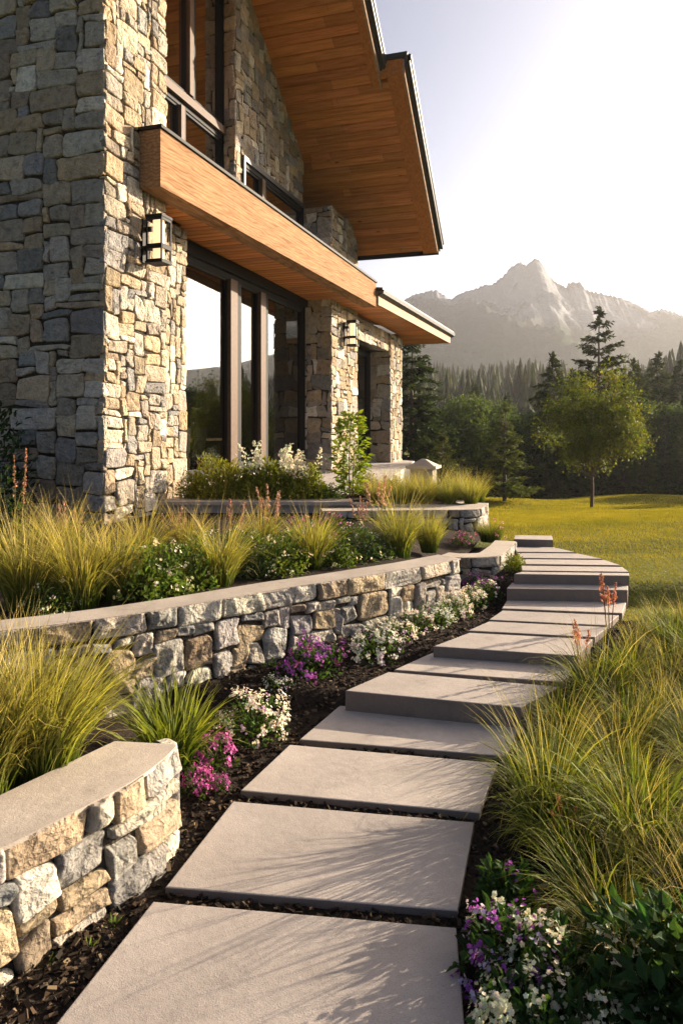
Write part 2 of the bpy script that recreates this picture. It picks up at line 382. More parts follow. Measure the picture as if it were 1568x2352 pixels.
def slab_obj(c, z, th, label):
    b = 0.006; c = np.array(c); cen = c.mean(0)
    # inset for the small chamfer
    n = 4; ins = []
    for k in range(4):
        p, q, r = c[k - 1], c[k], c[(k + 1) % 4]
        d1 = (q - p) / np.linalg.norm(q - p); d2 = (r - q) / np.linalg.norm(r - q)
        n1 = np.array([-d1[1], d1[0]]); n2 = np.array([-d2[1], d2[0]])
        if np.dot(n1, cen - q) < 0: n1, n2 = -n1, -n2
        m_ = n1 + n2; m_ /= np.dot(m_, n1); ins.append(q + m_ * b)
    ins = np.array(ins); base = np.array([cen[0], cen[1], z - th])
    rows = [np.c_[c, np.full(4, z - th)], np.c_[c, np.full(4, z - b * .7)], np.c_[c + (ins - c) * .35, np.full(4, z - b * .22)], np.c_[ins, np.full(4, z)]]
    V = np.vstack(rows) - base; F = [(3, 2, 1, 0), (12, 13, 14, 15)]
    for r_ in range(3):
        for k in range(4): a = r_ * 4 + k; e = r_ * 4 + (k + 1) % 4; F.append((a, e, e + 4, a + 4))
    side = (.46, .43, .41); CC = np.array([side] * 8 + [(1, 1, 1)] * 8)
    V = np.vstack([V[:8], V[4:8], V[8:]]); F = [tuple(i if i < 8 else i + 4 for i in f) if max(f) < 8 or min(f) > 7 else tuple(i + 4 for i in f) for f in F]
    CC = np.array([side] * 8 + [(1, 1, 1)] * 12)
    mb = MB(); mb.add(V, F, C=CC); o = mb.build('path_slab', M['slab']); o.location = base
    return tag(o, label, 'paving slab', 'concrete slabs of the garden path')
EDGE = []
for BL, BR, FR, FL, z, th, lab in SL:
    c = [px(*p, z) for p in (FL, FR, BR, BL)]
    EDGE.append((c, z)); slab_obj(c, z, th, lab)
pathL = np.array([p for c, z in EDGE for p in (c[0], c[3])]); pathR = np.array([p for c, z in EDGE for p in (c[1], c[2])])
oL = np.argsort(pathL[:, 1]); oR = np.argsort(pathR[:, 1])
def xL(Y): return np.interp(Y, pathL[oL, 1], pathL[oL, 0])
def xR(Y): return np.interp(Y, pathR[oR, 1], pathR[oR, 0])

tag(grid_mesh('lawn', gx, gy, lawn_h, M['lawn']), kind='structure')
# mulch: a sheet above the lawn sheet, with loose chips
rng = np.random.default_rng(5)
ph = rng.uniform(0, 6.28, (12,)); 
def mulch_z(X, Y):
    return H(X, Y) + 0.010 + 0.008 * (np.sin(X * 9 + ph[0]) * np.sin(Y * 8 + ph[1])) + 0.004 * np.sin(X * 31 + ph[2]) * np.sin(Y * 27 + ph[3])
def mulch_mask(X, Y):
    bed = (Y < 6.35 + 0.12 * np.sin(X * 3)) | ((X < xR(Y) - 0.25) & (Y < 9.0))
    return bed
tag(grid_mesh('mulch_bed', np.arange(-4.2, 4.6, 0.06), np.arange(0.4, 9.3, 0.06), mulch_z, M['mulch'], mulch_mask), kind='structure')
def chips(n, xr, yr, zf, size, seed, keep):
    g = np.random.default_rng(seed)
    X = g.uniform(*xr, n); Y = yr[0] + (yr[1] - yr[0]) * g.random(n) ** 1.7
    k = keep(X, Y); X, Y = X[k], Y[k]; n = len(X)
    L = g.uniform(.5, 1.5, n) * size; W = L * g.uniform(.3, .7, n); T = L * g.uniform(.12, .3, n)
    az = g.uniform(0, 6.28, n); ti = g.normal(0, .45, n); ro = g.normal(0, .4, n)
    u = np.stack([np.cos(az) * np.cos(ti), np.sin(az) * np.cos(ti), np.sin(ti)], -1)
    v0 = np.stack([-np.sin(az), np.cos(az), np.zeros(n)], -1); w0 = np.cross(u, v0)
    v = v0 * np.cos(ro)[:, None] + w0 * np.sin(ro)[:, None]; w = np.cross(u, v)
    cen = np.stack([X, Y, zf(X, Y) + size * .25 + g.uniform(-.3, .6, n) * size * .6], -1)
    V = []
    for sz in (-1, 1):
        for sy, sx in ((-1, -1), (-1, 1), (1, 1), (1, -1)):
            j = g.uniform(.65, 1.1, (n, 1))
            V.append(cen + (u * (sx * L / 2)[:, None] + v * (sy * W / 2)[:, None]) * j + w * (sz * T / 2)[:, None])
    V = np.stack(V, 1)
    f = np.array([(4, 5, 6, 7), (0, 1, 5, 4), (1, 2, 6, 5), (2, 3, 7, 6), (3, 0, 4, 7)])
    F = (np.arange(n)[:, None, None] * 8 + f[None]).reshape(-1, 4)
    base = np.array([(.020, .013, .009), (.040, .025, .016), (.075, .047, .030), (.16, .11, .07), (.03, .024, .02)])
    c = base[g.choice(5, n, p=[.28, .28, .2, .12, .12])] * g.uniform(.7, 1.3, (n, 1))
    mb = MB(); mb.add(V.reshape(-1, 3), F, C=np.repeat(c, 8, 0)); return mb
def chip_keep(X, Y):
    k = mulch_mask(X, Y) & (X > -2.6) & (X < 0.62 * Y + .4)
    for c, z in EDGE[:12]:
        c = np.array(c); inside = np.ones(len(X), bool)
        for a, b in zip(c, np.roll(c, -1, 0)): inside &= ((b[0] - a[0]) * (Y - a[1]) - (b[1] - a[1]) * (X - a[0])) > -0.004
        k &= ~inside
    return k
tag(chips(42000, (-2.4, 3.2), (1.9, 7.6), mulch_z, .025, 3, chip_keep).build('bark_mulch_chips', M['chip']), kind='stuff')

# ------------------------------------------------------------------ stone facing
PAL_WALL = [((.43, .385, .32), 5), ((.46, .385, .28), 4), ((.36, .285, .20), 4), ((.60, .54, .45), 3), ((.275, .262, .245), 3), ((.45, .345, .225), 2), ((.31, .265, .21), 3)]
PAL_LOW = [((.46, .43, .375), 5), ((.37, .35, .32), 4), ((.43, .34, .225), 2.5), ((.34, .275, .195), 2), ((.53, .485, .40), 4), ((.29, .285, .275), 2)]
def pick(pal, g):
    w = np.array([p[1] for p in pal], float); c = np.array(pal[g.choice(len(pal), p=w / w.sum())][0])
    return c * g.uniform(.74, 1.20) * (1 + g.normal(0, .012, 3))
def ashlar(nc, nr, wr, hr, g, tall=.05):
    occ = np.zeros((nr, nc), bool); out = []
    for r in range(nr):
        for c in range(nc):
            if occ[r, c]: continue
            w = int(g.choice(wr)); h = int(g.choice(hr))
            if g.random() < tall: w, h = max(1, w // 2), min(h + 2, max(hr))
            w = min(w, nc - c); h = min(h, nr - r)
            k = 1
            while k < w and not occ[r, c + k]: k += 1
            w = k
            while occ[r:r + h, c:c + w].any(): h -= 1
            if nc - c - w == 1 and not occ[r, nc - 1] and not occ[r:r + h, c:nc].any(): w += 1
            occ[r:r + h, c:c + w] = True; out.append((c, r, w, h))
    return out
def tri(t): return np.abs((t % 2.0) - 1.0)
def stones(mb, L, z0, z1, pos, cell, wr, hr, relief, rough, pal, seed, gap=.006, cut=None, top=None, topcol=None, zcut=None, ext=(0, 0), detail=1.0):
    g = np.random.default_rng(seed)
    nc = max(1, round(L / cell)); nr = max(1, round((z1 - z0) / cell)); cw = L / nc; chh = (z1 - z0) / nr
    p = g.uniform(0, 6.28, 8); q = g.uniform(.55, 1.5, 8)
    def warp(a, z):
        fa = np.clip(np.minimum(a, L - a) / (1.2 * cw), 0, 1); fz = np.clip(np.minimum(z - z0, z1 - z) / (1.2 * chh), 0, 1)
        k = 2.2 / cell
        da = np.sin(z * k * q[0] + p[0]) * .6 + np.sin(a * k * .5 * q[1] + z * k * .8 + p[1]) * .5
        dz = np.sin(a * k * q[2] * .8 + p[2]) * .5 + np.sin(a * k * .4 * q[3] - z * k * .6 + p[3]) * .4
        return a + da * .20 * cw * fa, z + dz * .17 * chh * fz
    for (c, r, w, h) in ashlar(nc, nr, wr, hr, g):
        a0, a1, b0, b1 = c * cw, (c + w) * cw, z0 + r * chh, z0 + (r + h) * chh
        if zcut is not None and b0 > zcut((a0 + a1) / 2): continue
        if cut is not None and cut(a0, a1, b0, b1): continue
        hw, hh = (a1 - a0) / 2 - gap * g.uniform(.4, 1.0), (b1 - b0) / 2 - gap * g.uniform(.4, 1.0)
        ca, cb = (a0 + a1) / 2, (b0 + b1) / 2
        n_o = int((28 if max(hw, hh) < .1 else 40) * detail) // 4 * 4
        rc = min(hw, hh) * g.uniform(.22, .55)
        th = np.linspace(0, 2 * np.pi, n_o, endpoint=False) + .01
        e = g.uniform(5, 15)                       # superellipse outline
        cx = np.sign(np.cos(th)) * np.abs(np.cos(th)) ** (2 / e); cy = np.sign(np.sin(th)) * np.abs(np.sin(th)) ** (2 / e)
        jit = 1 + g.normal(0, .006, n_o)
        cj = g.normal(0, .075, (2, 2, 2)) * cell; round_ = g.random() < .15
        if round_: e = g.uniform(3, 4.5)
        # straighten corners unevenly
        qs = np.array([1.0, 1.0, .965, .90, .8, .7, .6, .5, .4, .1]); dep = np.array([-.05, -.004, .55, .88, .98, 1.0, 1.0, 1.0, 1.0, 1.0])
        A = ca + (hw * cx * jit)[None] * qs[:, None]; B = cb + (hh * cy * jit)[None] * qs[:, None]
        # bevel rings keep a constant width
        bw = min(.26 * min(hw, hh), .005 + .34 * relief * g.uniform(.5, 1.4))
        for k, f in ((2, .25), (3, .75)):
            A[k] = ca + np.maximum(hw - bw * f, .2 * hw) * cx * jit; B[k] = cb + np.maximum(hh - bw * f, .2 * hh) * cy * jit
        A[4] = ca + np.maximum(hw - bw * 1.5, .15 * hw) * cx; B[4] = cb + np.maximum(hh - bw * 1.5, .15 * hh) * cy
        for k, f in ((5, .84), (6, .66), (7, .48), (8, .28), (9, .09)):
            A[k] = ca + (A[4] - ca) * f; B[k] = cb + (B[4] - cb) * f
        rl = relief * g.uniform(.55, 1.25)
        s1 = g.normal(0, 1, 6) / .16; s2 = g.uniform(0, 2, 6)
        X_, Z_ = A - ca, B - cb
        fac = (tri(X_ * s1[0] + Z_ * s1[1] + s2[0]) + .6 * tri((X_ * s1[2] + Z_ * s1[3]) * 1.9 + s2[1]) + .4 * tri((X_ * s1[4] - Z_ * s1[5]) * 3.6 + s2[2]) - 1.0)
        tilt = (X_ / max(hw, .05) * g.normal(0, .22) + Z_ / max(hh, .05) * g.normal(0, .22))
        dpt = np.where(dep[:, None] < 0, -.05, rl * dep[:, None] + (fac * rough + tilt * relief * .7) * np.clip(dep[:, None], 0, 1))
        dpt[1] = -.004
        xa, xb = (A - ca) / max(hw, 1e-3), (B - cb) / max(hh, 1e-3)
        A = A + (cj[0, 0, 0] * (1 - xa) * (1 - xb) + cj[0, 1, 0] * (1 + xa) * (1 - xb) + cj[0, 0, 1] * (1 - xa) * (1 + xb) + cj[0, 1, 1] * (1 + xa) * (1 + xb)) * .5 * (np.abs(xa) > -1)
        B = B + (cj[1, 0, 0] * (1 - xa) * (1 - xb) + cj[1, 1, 0] * (1 + xa) * (1 - xb) + cj[1, 0, 1] * (1 - xa) * (1 + xb) + cj[1, 1, 1] * (1 + xa) * (1 + xb)) * .5
        A = np.clip(A, 0, L); B = np.clip(B, z0, z1)
        A2, B2 = warp(A, B)
        col = pick(pal, g); cc = np.tile(np.append(col, 1.0), (A.size + 1, 1))
        flatA = np.append(A2.ravel(), A2[9].mean()); flatB = np.append(B2.ravel(), B2[9].mean()); flatD = np.append(dpt.ravel(), dpt[9].mean())
        if top is not None:
            over = flatB >= top - .03
            hit = b1 >= z1 - 1e-6
            if hit:
                flatB = np.where(flatB > cb, cb + (flatB - cb) * (top + .02 - cb) / (b1 - gap - cb) * 1.06, flatB)
                flatB = np.minimum(flatB, top); cc[flatB >= top - 1e-4, :3] = (.36, .31, .26)
        if zcut is not None: flatB = np.minimum(flatB, zcut(flatA))
        V = pos(flatA, flatB, flatD)
        i = np.arange(9)[:, None] * n_o; j = np.arange(n_o)[None]; k = (j + 1) % n_o
        F = np.stack([i + j, i + k, i + n_o + k, i + n_o + j], -1).reshape(-1, 4)
        F3 = np.stack([9 * n_o + np.arange(n_o), 9 * n_o + (np.arange(n_o) + 1) % n_o, np.full(n_o, 10 * n_o)], -1)
        mb.add(V, F, F3, C=cc)

MORTAR = (.06, .052, .044)

# ------------------------------------------------------------------ house (local x = out of the facade, y = along the facade, z up)
HP = np.array([-3.04, 9.2]); HA = math.atan2(.309, .951)
cu, su = math.cos(HA), math.sin(HA)
def hw_(w, s): return (HP[0] + w * cu + s * su, HP[1] - w * su + s * cu)      # local to world
house = empty('house', (HP[0], HP[1], 0), -HA, 'stone and timber house with a deep wooden gable overhang and tall windows', 'house')

RM, RZE, RSE = 0.75, 6.72, 11.5
def roof_z(s): return RZE + RM * (RSE - np.asarray(s, float))
def face_s(w):       # face looking along +x at local x = w ; a runs along y
    return lambda a, z, d, w=w: np.stack([w + d, a, z], -1)
def stone_pillar(name, w0, w1, s0, s1, z0, z1, cell, wl, hl, wr, hr, seed, relief=.03, rough=.012, zc=None, leftL=None, lab=None):
    mb = MB()
    mb.box(w0, w1 - .012, s0 + .012, s1, z0, z1 - .02, MORTAR)
    # near face (looks along -y) : a runs from outer corner inward
    stones(mb, w1 - w0 + .02, z0, z1, lambda a, z, d: np.stack([w1 + .02 - a, s0 - d, z], -1), cell[0], wl, hl, relief * .8, rough * .7, PAL_WALL, seed, detail=1.0)
    stones(mb, s1 - s0 + .02, z0, z1, lambda a, z, d: np.stack([w1 + d, s0 - .02 + a, z], -1), cell[1], wr, hr, relief, rough, PAL_WALL, seed + 1, gap=.009)
    o = mb.build(name, M['stone'], house, smooth=True)
    return o
stone_pillar('stone_pillar', -3.6, 0, 0, 1.454, .3, 10.6, (.105, .084), [3, 4, 5, 6, 7], [1, 2, 2, 3, 3], [2, 3, 4, 5, 6], [1, 2, 2, 3, 3, 4], 11, .034, .022)
stone_pillar('stone_pillar', -.9, 0, 9.0, 11.24, .5, 7.42, (.13, .11), [2, 3, 3, 4], [1, 2, 2, 3], [2, 3, 4, 5], [1, 2, 2, 3], 21, .028, .016)
stone_pillar('stone_pillar', -.9, 0, 14.93, 16.6, .5, 5.02, (.15, .13), [2, 2, 3, 4], [1, 2, 2, 3], [1, 2, 2, 3], [1, 2, 2, 3], 31, .03, .014)
# recessed stone strip beside the first pillar
mb = MB(); mb.box(-1.0, -.36, 1.454, 2.62, .5, 5.16, MORTAR)
stones(mb, 1.19, .5, 5.16, lambda a, z, d: np.stack([-.35 + d, 1.45 + a, z], -1), .085, [2, 2, 3, 4], [1, 2, 2, 3, 4], .028, .016, PAL_WALL, 41)
mb.build('stone_wall', M['stone'], house, smooth=True)
# lintel wall over the far window
mb = MB(); mb.box(-.75, -.07, 11.24, 14.93, 4.42, 5.04, MORTAR)
stones(mb, 3.69, 4.42, 5.04, lambda a, z, d: np.stack([-.06 + d, 11.24 + a, z], -1), .13, [2, 3, 3, 4], [1, 2, 2], .025, .012, PAL_WALL, 51)
mb.build('stone_wall', M['stone'], house, smooth=True)
# upper gable wall
mb = MB()
g_s0, g_s1 = 5.24, 9.0
zc = lambda a: roof_z(np.asarray(a) + g_s0) + .10
mb.hexa([(-1.30, g_s0 + .012, 5.6), (-.762, g_s0 + .012, 5.6), (-.762, g_s0 + .28, 5.6), (-1.30, g_s0 + .28, 5.6)], [(-1.30, g_s0 + .012, float(roof_z(g_s0)) + .1), (-.762, g_s0 + .012, float(roof_z(g_s0)) + .1), (-.762, g_s0 + .28, float(roof_z(g_s0 + .28)) + .1), (-1.30, g_s0 + .28, float(roof_z(g_s0 + .28)) + .1)], MORTAR)
mb.hexa([(-1.30, g_s0 + .28, 7.5), (-.762, g_s0 + .28, 7.5), (-.762, g_s1, 7.5), (-1.30, g_s1, 7.5)], [(-1.30, g_s0 + .28, float(roof_z(g_s0 + .28)) + .1), (-.762, g_s0 + .28, float(roof_z(g_s0 + .28)) + .1), (-.762, g_s1, float(roof_z(g_s1)) + .1), (-1.30, g_s1, float(roof_z(g_s1)) + .1)], MORTAR)
stones(mb, g_s1 - g_s0, 7.5, 11.9, lambda a, z, d: np.stack([-.75 + d, g_s0 + a, z], -1), .125, [2, 2, 3, 3, 4], [1, 2, 2, 3], .025, .010, PAL_WALL, 61, zcut=zc)
stones(mb, .28, 5.6, 7.5, lambda a, z, d: np.stack([-.75 + d, g_s0 + a, z], -1), .14, [1, 2], [1, 2, 2], .025, .010, PAL_WALL, 62)
stones(mb, .56, 5.6, 11.3, lambda a, z, d: np.stack([-.74 - a, g_s0 - d, z], -1), .14, [1, 2, 3, 4], [1, 2, 2, 3], .025, .010, PAL_WALL, 63)
mb.build('gable_wall', M['stone'], house, smooth=True)
# plain enclosing body behind the facade (rear and side walls)
mb = MB()
mb.box(-8.0, -7.8, .2, 16.5, .4, 9.0); mb.box(-7.8, -3.6, .1, .3, .4, 8.3); mb.box(-7.8, -.9, 16.3, 16.5, .4, 5.0)
mb.box(-7.8, -.85, 11.26, 11.46, 5.0, 7.0)
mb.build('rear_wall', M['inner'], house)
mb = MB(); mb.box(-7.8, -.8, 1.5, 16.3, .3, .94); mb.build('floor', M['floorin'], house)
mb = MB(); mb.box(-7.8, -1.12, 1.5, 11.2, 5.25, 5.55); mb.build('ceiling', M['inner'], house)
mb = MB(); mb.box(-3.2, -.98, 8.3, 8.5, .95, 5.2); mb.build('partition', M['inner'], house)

# windows
def window(w, s0, s1, z0, z1, mull, rails, fw=.085, dp=.14, name='window', gl='glass'):
    wd = empty(name, (0, 0, 0)); wd.parent = house
    f = MB()
    f.box(w - dp / 2, w + dp / 2, s0, s0 + fw, z0, z1); f.box(w - dp / 2, w + dp / 2, s1 - fw, s1, z0, z1)
    f.box(w - dp / 2 + .003, w + dp / 2 - .003, s0 + fw, s1 - fw, z1 - fw, z1); f.box(w - dp / 2 + .003, w + dp / 2 - .003, s0 + fw, s1 - fw, z0, z0 + fw)
    f.box(w + dp / 2, w + dp / 2 + .03, s0, s0 + .03, z0, z1); f.box(w + dp / 2, w + dp / 2 + .03, s1 - .03, s1, z0, z1)
    f.build('frame', M['black'], wd)
    xs = [s0 + fw] + sum([[c - h, c + h] for c, h in mull], []) + [s1 - fw]
    zs = [z0 + fw] + sum([[c - .05, c + .05] for c in rails], []) + [z1 - fw]
    for c, h in mull:
        k = MB(); k.box(w - dp / 2 - .005, w + dp / 2 + .05, c - h, c + h * .1, z0 + fw, z1 - fw); k.build('mullion', M['bronze'], wd)
        k = MB(); k.box(w - dp / 2 - .004, w + dp / 2 + .012, c + h * .1 + .002, c + h, z0 + fw, z1 - fw); k.build('mullion', M['black'], wd)
    for i in range(0, len(xs), 2):
        for c in rails:
            k = MB(); k.box(w - dp / 2 + .004, w + dp / 2 + .06, xs[i], xs[i + 1], c - .07, c + .07); k.build('rail', M['bronze'], wd)
        for j in range(0, len(zs), 2):
            sa = MB(); q = .045; a, b, c_, d_ = xs[i], xs[i + 1], zs[j], zs[j + 1]
            if b - a < .2: q = .025
            sa.box(w - .03, w + .045, a, a + q, c_, d_); sa.box(w - .03, w + .045, b - q, b, c_, d_)
            sa.box(w - .028, w + .043, a + q, b - q, c_, c_ + q); sa.box(w - .028, w + .043, a + q, b - q, d_ - q, d_)
            sa.build('sash', M['black'], wd)
            p = MB(); p.box(w - .004, w + .004, a + q, b - q, c_ + q, d_ - q); p.build('pane', M[gl], wd)
    return wd
def s_at(x, w):      # distance along the facade where image column x meets plane w
    k = (x - CX) / FPX; px0, py0 = HP[0] + w * cu, HP[1] - w * su
    return (k * py0 - px0) / (su - k * cu)
wl = -.75
m1 = (s_at(518, wl), s_at(546, wl)); m2 = (s_at(588, wl), s_at(608, wl))
win = window(wl, 2.60, 8.92, 1.02, 4.93, [((m1[0] + m1[1]) / 2, (m1[1] - m1[0]) / 2), ((m2[0] + m2[1]) / 2, (m2[1] - m2[0]) / 2)], [], fw=.10)
k = MB(); k.box(-.95, -.50, 2.62, 9.0, .80, 1.0); k.build('sill', M['terrace'], win)
k = MB(); k.box(-.86, -.60, 2.62, 8.99, 4.935, 5.15); k.build('head_panel', M['black'], win)
window(wl, 11.26, 14.9, 1.0, 4.41, [], [], fw=.12)
wu = -1.08
window(wu, 1.5, 5.22, 7.95, 10.9, [(s_at(432, wu), .13)], [], gl='glassup')
wn_ = window(wu, 1.5, 5.22, 5.6, 7.80, [(s_at(411, wu), .11)], [], gl='glassup')
k = MB(); k.box(wu - .08, wu + .15, 1.5, 5.22, 7.80, 7.95); k.build('rail', M['bronze'], wn_)
w2 = window(-.80, 5.54, 8.95, 5.6, 7.40, [(s_at(598, -.8), .14)], [], gl='glassup')
k = MB(); k.box(-.90, -.68, 5.53, 8.98, 7.40, 7.498); k.build('lintel', M['steel'], w2)
k = MB(); k.box(-.90, -.68, 5.523, 5.60, 5.6, 7.398); k.build('jamb', M['steel'], w2)

# board soffits
def boards(mb, s0, s1, bw, wa, wb, zf, g, gr=.012):
    n = max(1, round((s1 - s0) / bw)); b = (s1 - s0) / n
    for k in range(n):
        a = s0 + k * b; W0, W1_ = float(wa(a)), float(wb(a))
        cuts = sorted(W0 + (W1_ - W0) * q for q in g.uniform(.12, .88, int(g.integers(0, 3)))) if W1_ - W0 > 1.4 else []
        ends = [None] + cuts + [None]
        for e0, e1 in zip(ends[:-1], ends[1:]):
            v = g.uniform(.74, 1.2); c = np.array([v, v * g.uniform(.92, 1.05), v * g.uniform(.85, 1.1)]); A, B = [], []
            for t, dz in ((0, gr * 7), (.125, gr * 7), (.13, gr * .6), (.15, 0), (.975, 0), (.9951, gr * .6), (1, gr * 7)):
                s = a + t * b; A.append((wa(s) if e0 is None else e0 + .0025, s, zf(s) + dz)); B.append((wb(s) if e1 is None else e1 - .0025, s, zf(s) + dz))
            strip(mb, A, B, c)
g = np.random.default_rng(77)
# canopy : timber beam + soffit + thin roof
bA, bB = (.36, .75), (.85, 10.1)
bw_ = lambda s: lerp(bA[0], bB[0], (np.asarray(s) - bA[1]) / (bB[1] - bA[1]))
bz = lambda s: lerp(5.21, 5.05, (np.asarray(s) - .75) / 9.35)
bt = lambda s: lerp(6.00, 5.66, (np.asarray(s) - .75) / 9.35)
canopy = empty('canopy'); canopy.parent = house
mb = MB()
T = .34
def beam_sec(s): return [(bw_(s) - T, s, bz(s)), (bw_(s), s, bz(s)), (bw_(s), s, bt(s)), (bw_(s) - T, s, bt(s))]
ss = np.linspace(.75, 10.1, 2)
for a, b in zip(ss[:-1], ss[1:]):
    A, B = beam_sec(a), beam_sec(b)
    mb.hexa([A[0], A[1], B[1], B[0]], [A[3], A[2], B[2], B[3]])
mb.build('fascia_beam', M['beam'], canopy)
mb = MB(); boards(mb, .75, 10.1, .19, lambda s: (-.66 if s > 2.62 else (-.34 if s > 1.454 else .03)), lambda s: float(bw_(s)) - T + .02, lambda s: float(bz(s)) + .03, g); mb.build('soffit', M['soffit'], canopy)
mb = MB(); e = .035
mb.hexa([(-1.0, .72, 6.004), (bw_(.75) + e, .72, 6.004), (bB[0] + e, 10.13, 5.664), (-1.0, 10.13, 5.664)], [(-1.0, .72, 6.05), (bw_(.75) + e, .72, 6.05), (bB[0] + e, 10.13, 5.71), (-1.0, 10.13, 5.71)])
mb.build('flashing', M['black'], canopy)

# main gable roof
roof = empty('roof'); roof.parent = house
W1, W2, SJ = 1.62, 2.20, 7.65
SR = 4.6
mb = MB(); boards(mb, SJ, RSE - .02, .175, lambda s: -1.3, lambda s: W2 - .40, lambda s: float(roof_z(s)), g)
boards(mb, SR, SJ, .175, lambda s: -1.3, lambda s: W1 - .22, lambda s: float(roof_z(s)), g)
boards(mb, 1.47, SR, .2, lambda s: -1.3, lambda s: W1 - .22, lambda s: float(roof_z(2 * SR - s)), g)
mb.build('soffit', M['soffit'], roof)
def rake(mb, s0, s1, wa, wb, lo, hi, rz=roof_z, C=(1, 1, 1)):
    z0, z1 = float(rz(s0)), float(rz(s1))
    mb.hexa([(wa, s0, z0 + lo), (wb, s0, z0 + lo), (wb, s1, z1 + lo), (wa, s1, z1 + lo)], [(wa, s0, z0 + hi), (wb, s0, z0 + hi), (wb, s1, z1 + hi), (wa, s1, z1 + hi)], C)
mb = MB(); rake(mb, SJ - .1, RSE, W2 - .40, W2 - .05, -.05, .05); rake(mb, SR, SJ + .05, W1 - .22, W1 - .03, -.045, .05)
mb.build('trim_board', M['trim'], roof)
mb = MB(); rake(mb, SJ - .12, RSE + .02, W2 - .05, W2, -.055, .28); rake(mb, SR, SJ + .1, W1 - .03, W1 + .02, -.05, .28)
mb.build('fascia_board', M['pale'], roof)
mb = MB(); rake(mb, SJ - .12, SJ - .09, W1 + .02, W2 - .05, -.05, .30); mb.build('end_board', M['trim'], roof)
mb = MB()
for (s0, s1, w0) in ((SJ - .16, RSE + .12, W2), (SR, SJ + .02, W1 + .02)):
    rake(mb, s0, s1, w0, w0 + .05, .10, .36)
    for dw, dz, r in ((.085, .18, .045), (.11, .30, .05)):
        z0_, z1_ = float(roof_z(s0)), float(roof_z(s1)); mb.tube([(w0 + dw, s0, z0_ + dz), (w0 + dw, s1, z1_ + dz)], r, 10)
mb.build('gutter', M['steel'], roof)
mb = MB(); mb.box(-8.2, W2 + .02, RSE, RSE + .07, RZE - .09, RZE + .16); mb.build('eave_edge', M['black'], roof)
mb = MB(); mirror = lambda s: roof_z(2 * SR - np.asarray(s))
rake(mb, SJ - .14, RSE + .1, -8.4, W2 + .06, .32, .42); rake(mb, SR, SJ - .14, -8.4, W1 + .08, .32, .42); rake(mb, 1.47, SR, -8.4, W1 + .08, .32, .42, mirror)
mb.build('roof_covering', M['roofing'], roof)
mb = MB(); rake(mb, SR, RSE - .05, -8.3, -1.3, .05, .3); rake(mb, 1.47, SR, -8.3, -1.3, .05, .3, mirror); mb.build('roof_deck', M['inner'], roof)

# wing roof behind the beam
wing = empty('wing_roof'); wing.parent = house
eA, eB = (.90, 10.16), (1.28, 19.1)
ew = lambda s: lerp(eA[0], eB[0], (np.asarray(s) - eA[1]) / (eB[1] - eA[1]))
WZ = 5.13
mb = MB(); boards(mb, 10.2, 19.0, .24, lambda s: -.05 if s < 16.62 else -6.0, lambda s: float(ew(s)) - .05, lambda s: WZ, g); mb.build('soffit', M['soffit'], wing)
mb = MB(); mb.hexa([(eA[0] - .05, 10.16, WZ - .02), (eA[0], 10.16, WZ - .02), (eB[0], 19.1, WZ - .02), (eB[0] - .05, 19.1, WZ - .02)], [(eA[0] - .05, 10.16, WZ + .34), (eA[0], 10.16, WZ + .34), (eB[0], 19.1, WZ + .34), (eB[0] - .05, 19.1, WZ + .34)])
mb.hexa([(-6, 19.05, WZ - .02), (eB[0] - .05, 19.05, WZ - .02), (eB[0] - .05, 19.1, WZ - .02), (-6, 19.1, WZ - .02)], [(-6, 19.05, WZ + .34), (eB[0] - .05, 19.05, WZ + .34), (eB[0] - .05, 19.1, WZ + .34), (-6, 19.1, WZ + .34)])
mb.build('fascia_board', M['pale'], wing)
mb = MB(); mb.hexa([(eA[0], 10.12, WZ + .20), (eA[0] + .14, 10.12, WZ + .26), (eB[0] + .14, 19.25, WZ + .26), (eB[0], 19.25, WZ + .20)], [(eA[0], 10.12, WZ + .36), (eA[0] + .16, 10.12, WZ + .36), (eB[0] + .16, 19.25, WZ + .36), (eB[0], 19.25, WZ + .36)])
mb.build('gutter', M['steel'], wing)
mb = MB(); mb.hexa([(-6, 10.14, WZ + 1.0), (eA[0] + .12, 10.14, WZ + .365), (eB[0] + .12, 19.2, WZ + .365), (-6, 15, WZ + 1.0)], [(-6, 10.14, WZ + 1.06), (eA[0] + .12, 10.14, WZ + .42), (eB[0] + .12, 19.2, WZ + .42), (-6, 15, WZ + 1.06)])
mb.build('roof_covering', M['roofing'], wing)

